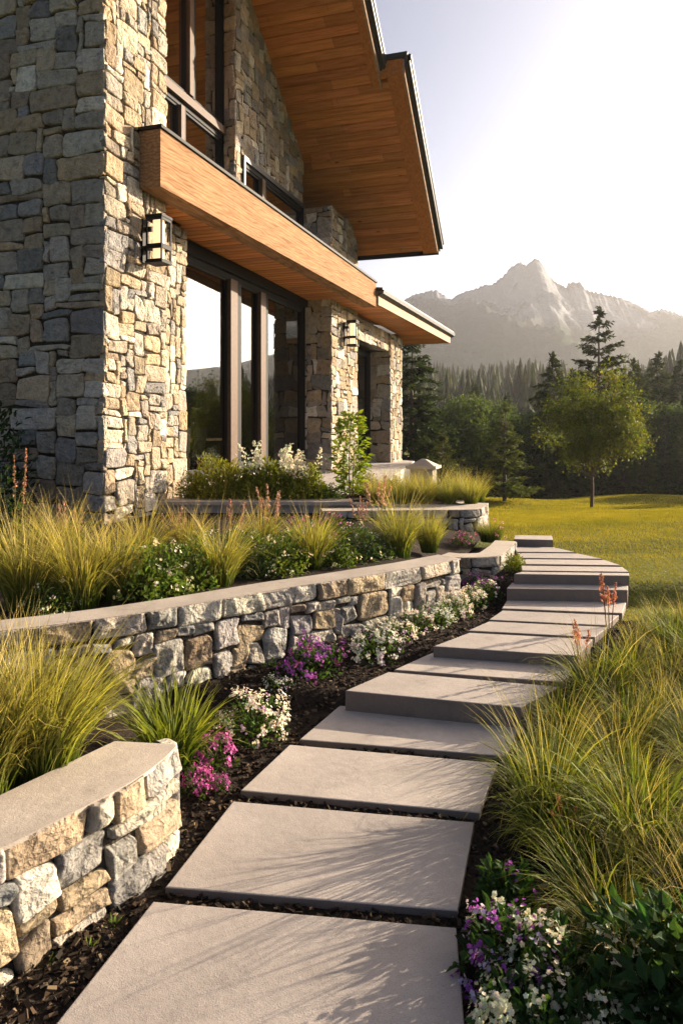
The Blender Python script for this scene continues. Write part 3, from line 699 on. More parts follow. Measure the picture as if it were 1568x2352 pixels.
# wall lanterns
def lantern(w, s, z, label):
    x, y = hw_(w, s); t = empty('wall_lantern', (x, y, z), -HA, label, 'wall lantern', 'lanterns on the stone pillars')
    mb = MB(); mb.box(0, .035, -.075, .075, -.30, .30); mb.build('back_plate', M['black'], t)
    mb = MB(); mb.box(.035, .13, -.03, .03, -.12, -.06); mb.build('bracket', M['black'], t); mb = MB(); mb.box(.035, .13, -.03, .03, .14, .2); mb.build('bracket', M['black'], t)
    mb = MB(); r = .115; c = .24
    for sx in (-1, 1):
        for sy in (-1, 1): mb.box(c + sx * r - .010, c + sx * r + .010, sy * r - .010, sy * r + .010, -.30, .30)
    mb.box(c - r - .02, c + r + .02, -r - .02, r + .02, .30, .335); mb.box(c - r - .02, c + r + .02, -r - .02, r + .02, -.325, -.30)
    for sx in (-1, 1):
        mb.box(c + sx * r - .012, c + sx * r + .012, -r + .014, r - .014, -.13, -.065); mb.box(c - r + .014, c + r - .014, sx * r - .012, sx * r + .012, -.131, -.066)
    for z0, z1 in ((.26, .299), (-.299, -.275)):
        for sx in (-1, 1): mb.box(c + sx * r - .010, c + sx * r + .010, -r + .014, r - .014, z0, z1); mb.box(c - r + .014, c + r - .014, sx * r - .010, sx * r + .010, z0, z1)
    mb.build('cage', M['black'], t)
    mb = MB(); th = np.linspace(0, 2 * np.pi, 24, endpoint=False)
    pr = [(.0, -.298), (.078, -.298), (.078, .298), (.0, .298)]
    mb.tube([(c, 0, z_) for z_ in (-.296, -.1, .1, .296)], .078, 20); mb.build('glass_shade', M['lampglass'], t, smooth=True)
    return t
lantern(.03, .85, 4.50, 'lit black wall lantern on the sunny side of the nearest stone pillar')
lantern(.03, 9.95, 4.36, 'smaller looking lit lantern on the second stone pillar, under the beam end')

# dining furniture behind the glass
def world_from_local(w, s, z): x, y = hw_(w, s); return (x, y, z)
def dining_table(w, s, label):
    t = empty('dining_table', world_from_local(w, s, .94), -HA, label, 'table')
    mb = MB(); mb.box(-.45, .45, -.9, .9, .70, .75); mb.build('tabletop', M['table'], t)
    for sx in (-1, 1):
        for sy in (-1, 1): mb = MB(); mb.box(sx * .38 - .03, sx * .38 + .03, sy * .8 - .03, sy * .8 + .03, 0, .70); mb.build('leg', M['table'], t)
dining_table(-2.0, 4.1, 'pale wooden table seen through the near pane of the big window'); dining_table(-2.3, 6.6, 'pale wooden table deeper inside, behind the dark mullion')
def chair(w, s, rz, label):
    t = empty('dining_chair', world_from_local(w, s, .94), -HA + rz, label, 'chair', 'chairs inside the window')
    mb = MB(); mb.box(-.24, .24, -.24, .24, .42, .50); mb.build('seat', M['cloth'], t)
    mb = MB(); mb.hexa([(-.24, .2, .50), (.24, .2, .50), (.24, .25, .50), (-.24, .25, .50)], [(-.22, .27, .98), (.22, .27, .98), (.22, .31, .98), (-.22, .31, .98)]); mb.build('backrest', M['cloth'], t)
    for sx in (-1, 1):
        for sy in (-1, 1): mb = MB(); mb.box(sx * .2 - .02, sx * .2 + .02, sy * .2 - .02, sy * .2 + .02, 0, .42); mb.build('leg', M['table'], t)
chair(-1.35, 3.8, R(-90), 'upholstered chair at the near table, closest to the glass'); chair(-1.45, 4.6, R(-90), 'upholstered chair at the near table, beside the first mullion')

# ------------------------------------------------------------------ terrace and garden walls
mb = MB()
TZ = .80
front = [(-2.75, 10.45), (.15, 10.40)]
poly = [(-2.75, 10.45), (.15, 10.40), (.35, 10.35), (1.9, 10.0), (2.0, 11.0), (.75, 14.0), (2.5, 24.6), (2.0, 25.5), (-1.0, 26), (-6.0, 12.0)]
n = len(poly); c = (.36, .32, .28)
V = [(x, y, .2) for x, y in poly] + [(x, y, TZ) for x, y in poly]
mb.add(V, [(i, (i + 1) % n, n + (i + 1) % n, n + i) for i in range(n)], poly=[n + i for i in range(n)])
tag(mb.build('terrace', M['terrace']), kind='structure')
mb = MB(); mb.hexa([(-2.85, 10.36, TZ), (.16, 10.31, TZ), (.16, 10.8, TZ), (-2.85, 10.85, TZ)], [(-2.85, 10.36, TZ + .05), (.16, 10.31, TZ + .05), (.16, 10.8, TZ + .05), (-2.85, 10.85, TZ + .05)])
tag(mb.build('terrace_edging', M['cap']), 'long concrete edging slab along the front of the terrace', 'edging slab')

def low_wall(front_px, ztop, zbot, capw, label, seed, cell, wr, hr, toph, relief, rough, pal, rear=None, cap_over=.0, topwr=(2, 3, 4, 5, 6), dirw=1, group='low stone garden walls', m=24):
    P = spline([px(x, y, ztop) for x, y in front_px], m); C = Path2(P)
    root = empty('garden_wall', (P[:, 0].mean(), P[:, 1].mean(), 0), 0, label, 'garden wall', group)
    org = np.array([P[:, 0].mean(), P[:, 1].mean(), 0])
    def pos(a, z, d):
        p, nn = C.at(a); o = p + nn * np.asarray(d)[..., None]
        return np.concatenate([o, np.asarray(z)[..., None]], -1) - org
    mb = MB()
    stones(mb, C.L, zbot, ztop - toph, pos, cell, wr, hr, relief, rough, pal, seed, gap=.007)
    mb2 = MB()
    nrow = 1
    stones(mb, C.L, ztop - toph, ztop, pos, toph / 2, [1, 2, 2, 3, 4] if topwr is None else list(topwr), [2], relief, rough, pal, seed + 1, gap=.007, top=ztop)
    # core
    Bk = C.off(-.012); In = C.off(-capw + .02)
    a3 = lambda Q, z: np.c_[Q, np.full(len(Q), z)] - org
    strip(mb, a3(Bk, zbot), a3(Bk, ztop - .012), MORTAR); strip(mb, a3(In, zbot), a3(In, ztop - .012), MORTAR)
    for e in (0, -1):
        q = [np.r_[Bk[e], zbot] - org, np.r_[In[e], zbot] - org, np.r_[In[e], ztop - .012] - org, np.r_[Bk[e], ztop - .012] - org]
        mb.add(q, [(0, 1, 2, 3)], C=MORTAR)
    mb.build('stone_face', M['stone'], root, smooth=True)
    cp = MB(); Fr = C.off(.008 + cap_over); Re = C.off(-capw) if rear is None else np.asarray(rear(len(P)))
    th = .012
    strip(cp, a3(Fr, ztop + .004), a3(Re, ztop + .004)); strip(cp, a3(Fr, ztop - th), a3(Fr, ztop + .004)); strip(cp, a3(Re, ztop + .004), a3(Re, ztop - .15))
    for e in (0, -1): cp.add([np.r_[Fr[e], ztop - th] - org, np.r_[Re[e], ztop - th] - org, np.r_[Re[e], ztop + .004] - org, np.r_[Fr[e], ztop + .004] - org], [(0, 1, 2, 3)])
    cp.build('cap', M['cap'], root)
    return C, root
def resamp0(P, n): C = Path2(P); return C.at(np.linspace(0, C.L, n))[0]
# main wall
MW, _ = low_wall([(-260, 1478), (-120, 1466), (0, 1450), (150, 1432), (300, 1411), (470, 1383), (640, 1353), (760, 1335), (870, 1317), (960, 1302), (1020, 1290), (1056, 1283)], .65, -.12, .27,
    'long curving low stone wall with a pale cap, middle tier beside the path', 101, .075, [2, 2, 3, 4, 5], [2, 2, 3, 3, 4], .145, .026, .022, PAL_LOW)
# return of its far end
mb = MB()
# near planter wall
rearP = resamp0(np.array([px(x, y, .44) for x, y in [(-300, 1966), (0, 1829), (264, 1704), (396, 1711)]]), 200)
def rear_near(n): a = np.linspace(0, 1, n) ** .85; b = np.linspace(0, 1, len(rearP)); return np.stack([np.interp(a, b, rearP[:, k]) for k in (0, 1)], -1)
NW, _ = low_wall([(-330, 2085), (-150, 2010), (0, 1948), (100, 1900), (190, 1854), (258, 1820), (322, 1782), (372, 1744), (402, 1714)], .44, -.14, .22,
    'short stone seat wall nearest the camera at lower left, with a pointed end', 131, .08, [2, 2, 3, 4, 5], [1, 2, 2, 3], .13, .024, .026, PAL_LOW, rear=rear_near)
# end cheek of the near wall
e0 = NW.P[-1]; e1 = np.array(px(330, 1700, .44)); 
ck = Path2(np.array([e0, e0 + np.array([-.035, .10]), e0 + np.array([-.10, .17])]))
mb = MB(); stones(mb, ck.L, -.1, .43, lambda a, z, d: np.concatenate([ck.at(a)[0] + ck.at(a)[1] * np.asarray(d)[..., None], np.asarray(z)[..., None]], -1), .09, [2, 3], [2, 3], .02, .015, PAL_LOW, 140)
o = mb.build('stone_return', M['stone'], _, smooth=True); o.location = -_.location
# small curved planter beside the upper path
PW, _ = low_wall([(1010, 1277), (1040, 1280), (1070, 1281), (1110, 1280), (1144, 1276), (1162, 1265), (1174, 1254), (1182, 1244)], .52, .0, .24,
    'small curved stone planter wall next to the paired steps', 151, .085, [2, 2, 3, 4], [1, 2, 2, 3], .115, .02, .008, PAL_LOW)
# upper stone planter
UW, _ = low_wall([(740, 1174), (830, 1173), (960, 1172), (1060, 1171), (1096, 1169), (1112, 1164), (1120, 1156)], .80, .2, .3,
    'upper stone planter wall with narrow upright stones below the ornamental grasses', 171, .08, [1, 1, 2, 2, 3], [2, 2, 3, 4], .11, .02, .010, PAL_LOW)

# soil of the raised beds
def soil(name, A, B, zf, nj=14):
    A = np.asarray(A, float); B = np.asarray(B, float); n = len(A)
    t = np.linspace(0, 1, nj); V = A[:, None] * (1 - t)[None, :, None] + B[:, None] * t[None, :, None]
    i, j = np.meshgrid(np.arange(n - 1), np.arange(nj - 1), indexing='ij'); a = i * nj + j
    Z = np.array([[zf(V[p, q, 0], V[p, q, 1], p / (n - 1), t[q]) for q in range(nj)] for p in range(n)])
    mb = MB(); mb.add(np.concatenate([V, Z[..., None]], -1).reshape(-1, 3), np.stack([a, a + nj, a + nj + 1, a + 1], -1).reshape(-1, 4))
    return tag(mb.build(name, M['mulch'], smooth=True), kind='structure')
def resamp(P, n): C = Path2(P); return C.at(np.linspace(0, C.L, n))[0]
inner = resamp(MW.off(-.25), 40)
back = resamp(np.array([(-6.2, 9.0), (-3.2, 9.6), (-2.6, 10.5), (.2, 10.45), (1.2, 9.85), (2.0, 9.85)]), 40)
mid_z = lambda x, y, s, t: lerp(.57, .68, min(1, t * 1.3)) - (.22 * max(0, (s - .86) / .14) * (t > .02))
soil('raised_bed_soil', inner, back, mid_z)
nr = resamp(np.vstack([rearP[:-40] , [px(300, 1706, .44)]]), 30); mwf = resamp(MW.P[:int(len(MW.P) * .52)], 30)
soil('near_bed_soil', nr, mwf, lambda x, y, s, t: -.05 + .41 * (1 - np.clip((x + 1.35) / .42, 0, 1)) * (1 - .9 * t * np.clip((x + 2.6) / 1.0, 0, 1)) , 16)

# ------------------------------------------------------------------ plants
def blades(n, r0, Lr, th0, th1, wid, g, seg=6, cols=None, bias=0.0, biasdir=0.0, straw=.14, kt=.45):
    az = g.uniform(0, 2 * np.pi, n); rr = r0 * np.sqrt(g.random(n))
    bx, by = rr * np.cos(az), rr * np.sin(az)
    az = az + g.normal(0, .5, n)
    L = g.uniform(*Lr, n); t0 = np.abs(g.normal(th0, th0 * .6, n)); t1 = np.abs(g.normal(th1, th1 * .38, n)) + t0
    t = np.linspace(0, 1, seg + 1)
    ang = t0[:, None] + (t1 - t0)[:, None] * t[None] ** 1.7
    ds = (L / seg)[:, None]
    hx = np.concatenate([np.zeros((n, 1)), np.cumsum(np.sin(ang[:, 1:]) * ds, 1)], 1)
    hz = np.concatenate([np.zeros((n, 1)), np.cumsum(np.cos(ang[:, 1:]) * ds, 1)], 1)
    sw = g.normal(0, .10, n)[:, None] * t[None] ** 2 * L[:, None]
    P = np.stack([bx[:, None] + hx * np.cos(az)[:, None] - sw * np.sin(az)[:, None] + bias * math.cos(biasdir) * t[None] ** 2 * L[:, None],
                  by[:, None] + hx * np.sin(az)[:, None] + sw * np.cos(az)[:, None] + bias * math.sin(biasdir) * t[None] ** 2 * L[:, None], hz], -1)
    P[:, 0, 2] -= .03
    tw = az + np.pi / 2 + g.normal(0, .7, n)
    side = np.stack([np.cos(tw), np.sin(tw), np.zeros(n)], -1)
    w = wid * (g.uniform(.45, 1.1, n) + (g.random(n) < .18) * .6)[:, None] * np.minimum(1, (1.02 - t[None]) * 2.2) * .5
    V = np.stack([P - side[:, None] * w[..., None], P + side[:, None] * w[..., None]], 2)
    a = (np.arange(n)[:, None] * (seg + 1) + np.arange(seg)[None]) * 2
    F = np.stack([a, a + 1, a + 3, a + 2], -1).reshape(-1, 4)
    c0, c1, c2 = [np.array(c) for c in cols]
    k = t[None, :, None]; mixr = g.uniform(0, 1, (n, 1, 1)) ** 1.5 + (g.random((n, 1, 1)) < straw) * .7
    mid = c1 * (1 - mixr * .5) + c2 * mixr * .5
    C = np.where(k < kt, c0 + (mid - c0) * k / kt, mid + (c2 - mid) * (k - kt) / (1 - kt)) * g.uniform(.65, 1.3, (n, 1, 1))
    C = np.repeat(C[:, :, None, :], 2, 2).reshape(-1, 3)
    return V.reshape(-1, 3), F, C
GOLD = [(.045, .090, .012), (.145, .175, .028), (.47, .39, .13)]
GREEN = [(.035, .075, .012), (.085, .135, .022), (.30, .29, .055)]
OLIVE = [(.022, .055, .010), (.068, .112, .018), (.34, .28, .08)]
def grass_mesh(seed, n, r0, Lr, th0, th1, wid, cols, plumes=0, bias=0, bd=0, seg=6, straw=.14, kt=.45):
    g = np.random.default_rng(seed); mb = MB()
    V, F, C = blades(n, r0, Lr, th0, th1, wid, g, seg, cols, bias, bd, straw, kt); mb.add(V, F, C=C)
    if plumes:
        V, F, C = blades(plumes, r0 * .7, (Lr[1] * .95, Lr[1] * 1.25), th0 * .8, th1 * .55, wid * .6, g, 7, [cols[1], (.30, .25, .09), (.52, .41, .20)], bias, bd); mb.add(V, F, C=C)
    return mb
def unit(v): return v / (np.linalg.norm(v, axis=-1, keepdims=True) + 1e-9)
def leaves(P, dirs, nrm, L, W, C, fold=.25):
    n = len(P); dirs = unit(dirs); side = unit(np.cross(dirs, nrm)); up = np.cross(side, dirs)
    L = np.broadcast_to(L, (n,))[:, None]; W = np.broadcast_to(W, (n,))[:, None]
    pts = [P, P + dirs * L * .30 - side * W * .42 + up * W * fold, P + dirs * L * .30 + side * W * .42 + up * W * fold,
           P + dirs * L * .62 - side * W * .40 + up * W * fold * .6, P + dirs * L * .62 + side * W * .40 + up * W * fold * .6, P + dirs * L - up * L * .12,
           P + dirs * L * .30, P + dirs * L * .62 - up * L * .02]
    V = np.stack(pts, 1).reshape(-1, 3); b = np.arange(n)[:, None] * 8
    F4 = np.concatenate([b + np.array([[1, 6, 7, 3]]), b + np.array([[6, 2, 4, 7]])]); F3 = np.concatenate([b + np.array([[0, 6, 1]]), b + np.array([[0, 2, 6]]), b + np.array([[3, 7, 5]]), b + np.array([[7, 4, 5]])])
    return V, F4, F3, np.repeat(C, 8, 0)
def cards(P, dirs, nrm, L, W, C):
    n = len(P); dirs = unit(dirs); side = unit(np.cross(dirs, nrm)); up = np.cross(side, dirs)
    L = np.broadcast_to(L, (n,))[:, None]; W = np.broadcast_to(W, (n,))[:, None]
    V = np.stack([P, P + dirs * L * .45 - side * W * .5 + up * W * .2, P + dirs * L, P + dirs * L * .45 + side * W * .5 + up * W * .2], 1).reshape(-1, 3)
    F = np.arange(n)[:, None] * 4 + np.arange(4)[None]
    return V, F, np.repeat(C, 4, 0)
def florets(P, nrm, rad, cols, g, petals=5):
    n = len(P); nrm = unit(nrm); a = unit(np.cross(nrm, g.normal(0, 1, (n, 3)))); b = np.cross(nrm, a)
    mbV, mbF, mbC = [], [], []
    for k in range(petals):
        t = 2 * np.pi * k / petals; d = a * math.cos(t) + b * math.sin(t) + nrm * .25; s = -a * math.sin(t) + b * math.cos(t)
        V = np.stack([P, P + d * rad[:, None] * .6 + s * rad[:, None] * .42, P + d * rad[:, None], P + d * rad[:, None] * .6 - s * rad[:, None] * .42], 1).reshape(-1, 3)
        mbV.append(V); mbF.append(np.arange(n)[:, None] * 4 + np.arange(4)[None] + k * 4 * n); mbC.append(np.repeat(cols, 4, 0))
    return np.concatenate(mbV), np.concatenate(mbF), np.concatenate(mbC)
def dome_pts(n, rx, ry, h, g, shell=.5):
    d = unit(g.normal(0, 1, (n, 3))); d[:, 2] = np.abs(d[:, 2]); r = g.random(n) ** shell
    lump = 1 + .18 * np.sin(d[:, 0] * 5 + 1) * np.sin(d[:, 1] * 4 + d[:, 2] * 5)
    return d * r[:, None] * lump[:, None] * np.array([rx, ry, h]), d
def leaf_cols(n, base, g, v=.3):
    return np.array(base)[None] * g.uniform(1 - v, 1 + v, (n, 1)) * (1 + g.normal(0, .08, (n, 3)))
def mound(seed, nl, rx, h, leafL, leafW, lc, fl=None, spikes=None, stems=40):
    """returns foliage MB, flowers MB"""
    g = np.random.default_rng(seed); f = MB()
    P, d = dome_pts(nl, rx, rx, h, g, .42)
    dirs = d + g.normal(0, .55, (nl, 3)); dirs[:, 2] += .25
    nrm = d + g.normal(0, .35, (nl, 3)) + np.array([0, 0, .6])
    P[:, 2] += .01
    f.add(*[x for x in (lambda r: (r[0], r[1], r[2]))(leaves(P, dirs, nrm, g.uniform(.6, 1.3, nl) * leafL, leafW * g.uniform(.7, 1.2, nl), leaf_cols(nl, lc, g)))], C=leaf_cols(nl, lc, g).repeat(8, 0))
    for k in range(stems):
        q, dd = dome_pts(1, rx * .8, rx * .8, h * .85, g, .3); q = q[0]
        f.tube([(q[0] * .15, q[1] * .15, -.02), (q[0] * .6, q[1] * .6, q[2] * .55), tuple(q)], [.004, .003, .002], 4, C=(.07, .08, .025))
    fb = None
    if fl:
        fb = MB()
        for (nc, per, cr, fr, col, v) in fl:
            Pc, dc = dome_pts(nc, rx * 1.02, rx * 1.02, h * 1.08, g, .08)
            k = dc[:, 2] > .12; Pc, dc = Pc[k], dc[k]; nc = len(Pc)
            o = g.normal(0, 1, (nc, per, 3)) * cr * .55; P = (Pc[:, None] + o).reshape(-1, 3) + np.repeat(dc, per, 0) * cr * .5
            nn = np.repeat(dc, per, 0) + g.normal(0, .5, (nc * per, 3)) + np.array([0, 0, .3])
            V, F, C = florets(P, nn, fr * g.uniform(.7, 1.25, nc * per), leaf_cols(nc * per, col, g, v), g); fb.add(V, F, C=C)
    return f, fb
WHITE, CREAM, PURPLE, MAGENTA, LILAC, PINK = (.78, .74, .66), (.72, .68, .50), (.36, .09, .42), (.50, .11, .36), (.62, .45, .66), (.66, .30, .34)

def plant(name, loc, meshes, label, cat, group=None, rz=0.0, sc=1.0):
    """meshes: list of (part name, MB or mesh, material); a single entry becomes the thing itself"""
    if len(meshes) == 1:
        pn, m, mt = meshes[0]
        o = m.build(name, M[mt]) if isinstance(m, MB) else D.objects.new(name, m)
        if not isinstance(m, MB): COL.objects.link(o)
        o.location = loc; o.rotation_euler = (0, 0, rz); o.scale = (sc,) * 3
        return tag(o, label, cat, group)
    t = empty(name, loc, rz, label, cat, group); t.scale = (sc,) * 3
    for pn, m, mt in meshes:
        if isinstance(m, MB):
            o = m.build(pn, M[mt], t)
            if pn == 'flowers': o['kind'] = 'stuff'
        else: o = D.objects.new(pn, m); COL.objects.link(o); o.parent = t
    return t
def dup(src, loc, rz, sc, label=None, group=None):
    c = copy_tree(src); c.location = loc; c.rotation_euler = (0, 0, rz); c.scale = (sc,) * 3 if not isinstance(sc, tuple) else sc
    if label: c['label'] = label
    if group: c['group'] = group
    return c

# --- ornamental grasses
gg = np.random.default_rng(9)
wind = math.atan2(.2, -1)
G = {}
def grass_proto(key, seed, args, label, loc, rz=0, sc=1, group=None):
    G[key] = plant('ornamental_grass', loc, [('blades', grass_mesh(seed, **args), 'grass')], label, 'ornamental grass', group, rz, sc); return G[key]
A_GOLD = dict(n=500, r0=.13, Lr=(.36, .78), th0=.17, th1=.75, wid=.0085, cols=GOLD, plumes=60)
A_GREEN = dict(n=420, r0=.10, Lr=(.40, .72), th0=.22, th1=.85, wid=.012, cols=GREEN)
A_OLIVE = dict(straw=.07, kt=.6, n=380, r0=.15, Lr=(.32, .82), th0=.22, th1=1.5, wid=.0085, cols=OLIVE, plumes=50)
MIDZ = .59
ML = 'golden fountain grasses in the raised bed'
mid = [  # px base, key, scale, label
    ((60, 1395), 'a', 1.05, 'golden grass clump in the raised bed, at the left edge behind the wall cap'),
    ((185, 1390), 'b', 1.08, 'tall golden grass clump, second from left behind the wall cap'),
    ((262, 1372), 'a', .95, 'golden grass clump left of the white-flowered shrub in the raised bed'),
    ((505, 1340), 'b', .92, 'upright golden grass clump between the two white-flowered shrubs'),
    ((716, 1304), 'a', .88, 'pale gold grass clump in the middle of the raised bed'),
    ((915, 1274), 'b', 1.0, 'broad shaggy golden grass clump at the far end of the raised bed'),
    ((985, 1262), 'a', .72, 'small golden grass clump tucked beside the broad shaggy one'),
    ((20, 1330), 'b', 1.0, 'golden grass clump behind the leftmost one, near the tall flower spike'),
    ((135, 1325), 'a', 1.05, 'golden grass clump in the back row, below the shaded pillar face'),
    ((330, 1305), 'b', .95, 'golden grass clump in the back row at the pillar corner'),
    ((430, 1290), 'a', .85, 'golden grass clump in front of the terrace edging'),
    ((600, 1268), 'b', .8, 'thin golden grass clump behind the dark-leaved flowering plants'),
]
for i, ((x, y), key, sc, lab) in enumerate(mid):
    loc = (*px(x, y, MIDZ), MIDZ - .01)
    sc *= .9
    if key not in G: grass_proto(key, 200 + i, A_GOLD if key == 'a' else dict(A_GOLD, th1=1.15, n=430, Lr=(.30, .84), straw=.28, wid=.0075), lab, loc, gg.uniform(0, 6.28), sc, ML)
    else: dup(G[key], loc, gg.uniform(0, 6.28), sc, lab, ML)
# near-left bed
grass_proto('n1', 230, dict(n=720, r0=.15, Lr=(.36, .74), th0=.15, th1=.95, wid=.0078, cols=GOLD, plumes=60, bias=.12, bd=0.0), 'big golden grass clump behind the nearest seat wall', (*px(95, 1772, .38), .36), 0, .95, 'grasses behind the seat wall')
dup(G['n1'], (*px(-60, 1830, .38), .36), 2.1, .95, 'golden grass clump cut off by the left edge above the seat wall', 'grasses behind the seat wall')
dup(G['n1'], (*px(30, 1745, .38), .36), 4.0, .9, 'golden grass clump between the big one and the long wall', 'grasses behind the seat wall')
grass_proto('n2', 231, dict(n=330, r0=.10, Lr=(.34, .60), th0=.25, th1=.85, wid=.012, cols=GREEN), 'green strappy grass clump at the pointed end of the seat wall', (*px(392, 1765, 0.0), -.02), 0, 1.02, None)
# upper planter row
UL = 'ornamental grasses in the upper planter'
for i, (x, sc, key, lab) in enumerate([(865, .62, 'a', 'golden grass leftmost in the upper planter, beside the leafy sapling'), (920, .66, 'b', 'golden grass second in the upper planter row'), (975, .64, 'a', 'golden grass in the middle of the upper planter row, before the capped pier'),
        (1030, .66, 'b', 'golden grass right of the middle in the upper planter row'), (1080, .64, 'a', 'golden grass at the outer end of the upper planter by the lawn')]):
    dup(G[key], (*px(x, 1160, .78), .76), gg.uniform(0, 6.28), sc, lab, UL)
for i, (x, sc, key, lab) in enumerate([(890, .7, 'b', 'golden grass at the back of the upper planter, left end'), (950, .72, 'a', 'golden grass at the back of the upper planter, beneath the capped pier'), (1005, .7, 'b', 'golden grass at the back of the upper planter, right of the capped pier'),
        (1055, .7, 'a', 'golden grass at the back of the upper planter, near the outer end'), (1098, .6, 'b', 'small golden grass leaning over the rounded outer end of the upper planter')]):
    dup(G[key], (*px(x, 1150, .78), .76), gg.uniform(0, 6.28), sc, lab, UL)
# right bed: dense mass of arching grass
RBL = 'arching grasses in the dense bed right of the path'
lab_r = 'arching olive and gold grass clump in the dense bed right of the path'
for k_, (ky, args) in enumerate([('r1', A_OLIVE), ('r2', dict(A_OLIVE, cols=GREEN, wid=.011, n=330, plumes=0, th1=1.35)), ('r3', dict(A_OLIVE, th1=1.75, cols=OLIVE, n=380, wid=.0075))]):
    pos0 = [(1.02, 3.55), (1.33, 3.25), (1.75, 4.9)][k_]
    grass_proto(ky, 250 + k_, args, lab_r, (*pos0, Hs(*pos0)), 0, .85, RBL)
gr = np.random.default_rng(31)
cnt = 0
Y = 2.5
while Y < 6.5:
    x0 = max(float(xR(Y)) + .33, 1.02 if Y < 3.1 else 0)
    xmax = .49 * Y + .55
    x = x0
    while x < xmax:
        xx, yy = x + gr.normal(0, .05), Y + gr.normal(0, .07)
        hgt = .60 if Y > 4.2 else (.55 if Y > 3.3 else .62)
        if Y > 5.2: hgt = .52
        if Y > 5.8: hgt = .42
        if x < x0 + .1: hgt *= .85
        dup(G[['r1', 'r2', 'r3', 'r1', 'r2'][gr.integers(0, 5)]], (xx, yy, Hs(xx, yy)), gr.uniform(0, 6.28), hgt * gr.uniform(.85, 1.15))
        cnt += 1; x += .33 * gr.uniform(.75, 1.4)
    Y += .29

# --- flowering mounds along the foot of the wall
FL = 'flowering plants along the foot of the long wall'
def fmound(seed, kind, big=1.0):
    lc = (.065, .115, .025)
    if kind == 'white': return mound(seed, 420, .19, .22, .036, .018, lc, [(62, 15, .024, .0082, WHITE, .15), (10, 8, .022, .0082, LILAC, .15)])
    if kind == 'purple': return mound(seed, 520, .20, .27, .040, .020, (.045, .09, .022), [(44, 15, .026, .0086, PURPLE, .3), (14, 10, .024, .0086, MAGENTA, .3)])
    if kind == 'magenta': return mound(seed, 160, .11, .15, .034, .016, (.05, .09, .02), [(20, 17, .024, .0085, MAGENTA, .3)], stems=15)
    if kind == 'green': return mound(seed, 520, .19, .20, .034, .016, (.05, .10, .025), None)
    if kind == 'mixed': return mound(seed, 460, .19, .22, .036, .018, lc, [(20, 8, .028, .012, WHITE, .15), (18, 8, .028, .012, PURPLE, .3)])
FP = {}
def fplant(kind, x, y, z, sc, label, group=FL, name=None, gz=None, seed=None):
    X, Y_ = px(x, y, z); loc = (X, Y_, z if gz is None else gz); rz = gg.uniform(0, 6.28)
    nm = {'green': 'leafy_plant'}.get(kind, 'flowering_plant')
    key = kind if seed is None else kind + str(seed)
    if key not in FP:
        f, fb = fmound(300 + len(FP) * 7 + (seed or 0), kind); parts = [('foliage', f, 'leaf')] + ([('flowers', fb, 'petal')] if fb else [])
        FP[key] = plant(nm, loc, parts, label, 'plant' if kind == 'green' else 'flowers', group, rz, sc)
    else: dup(FP[key], loc, rz, sc, label, group)
fplant('white', 585, 1690, -.04, 1.12, 'big white-flowered mound nearest the camera on the mulch, right of the strappy grass')
fplant('white', 640, 1615, -.04, .75, 'small white-flowered mound behind the big nearest one', seed=1)
fplant('green', 628, 1568, -.04, .8, 'leafy green mound without flowers, left of the tall purple flowers')
fplant('purple', 715, 1580, -.04, 1.25, 'tall purple-flowered plant against the long stone wall')
fplant('mixed', 790, 1545, -.03, .95, 'white and mauve mound just beyond the tall purple flowers')
fplant('white', 862, 1520, .05, 1.12, 'white-flowered mound beside the thick step slab')
fplant('white', 915, 1488, .08, .95, 'white-flowered mound level with the second riser, nearer one', seed=1)
fplant('white', 958, 1462, .10, .95, 'white-flowered mound level with the second riser, further one')
fplant('white', 1000, 1440, .14, .9, 'white-flowered mound in the middle of the far border row', seed=1)
fplant('white', 1040, 1418, .16, .9, 'white-flowered mound below the far end of the long wall')
fplant('white', 1078, 1396, .17, .85, 'white-flowered mound last but one before the small planter', seed=1)
fplant('mixed', 1112, 1378, .18, .85, 'mauve and white mound beneath the small curved planter')
fplant('purple', 1090, 1362, .18, .7, 'purple-flowered plant in the gap between long wall and small planter')
fplant('purple', 1138, 1362, .2, .6, 'low purple-flowered plant at the foot of the small planter')
fplant('magenta', 490, 1765, -.03, 1.15, 'magenta flower tuft on the mulch beside the strappy grass')
fplant('magenta', 455, 1822, -.03, .85, 'smaller magenta flower tuft, nearest the seat wall end')
fplant('magenta', 505, 1818, -.03, .5, 'tiny magenta flower sprig at the edge of the third slab')
# raised bed shrubs
BL_ = 'flowering shrubs in the raised bed'
def shrub_parts(seed, lc, fl, nl=900, rx=.26, h=.36, L=.045, W=.024): 
    f, fb = mound(seed, nl, rx, h, L, W, lc, fl); return [('foliage', f, 'leaf')] + ([('flowers', fb, 'petal')] if fb else [])
SH = {}
def shrub(key, x, y, z, sc, label, group, make=None, gz=None, cat='shrub'):
    loc = (*px(x, y, z), z if gz is None else gz); rz = gg.uniform(0, 6.28)
    if key not in SH: SH[key] = plant('flowering_shrub' if cat == 'shrub' else cat, loc, make, label, cat, group, rz, sc)
    else: dup(SH[key], loc, rz, sc, label, group)
shrub('w', 345, 1375, .57, 1.2, 'leafy shrub with small pale flowers right of the tall golden grasses', BL_, shrub_parts(401, (.12, .17, .035), [(22, 6, .03, .012, CREAM, .2)]))
shrub('w', 425, 1355, .57, 1.1, 'leafy shrub with pale pink blooms beside the wall cap', BL_)
shrub('w', 640, 1320, .57, 1.0, 'pale-flowered shrub between the upright and the pale gold grasses', BL_)
shrub('d', 815, 1290, .57, 1.0, 'dark green shrub with tiny white flowers before the broad shaggy grass', BL_, shrub_parts(402, (.085, .135, .04), [(20, 5, .03, .010, WHITE, .2)]))
shrub('d', 560, 1300, .6, .95, 'dark green shrub behind the upright golden grass', BL_)
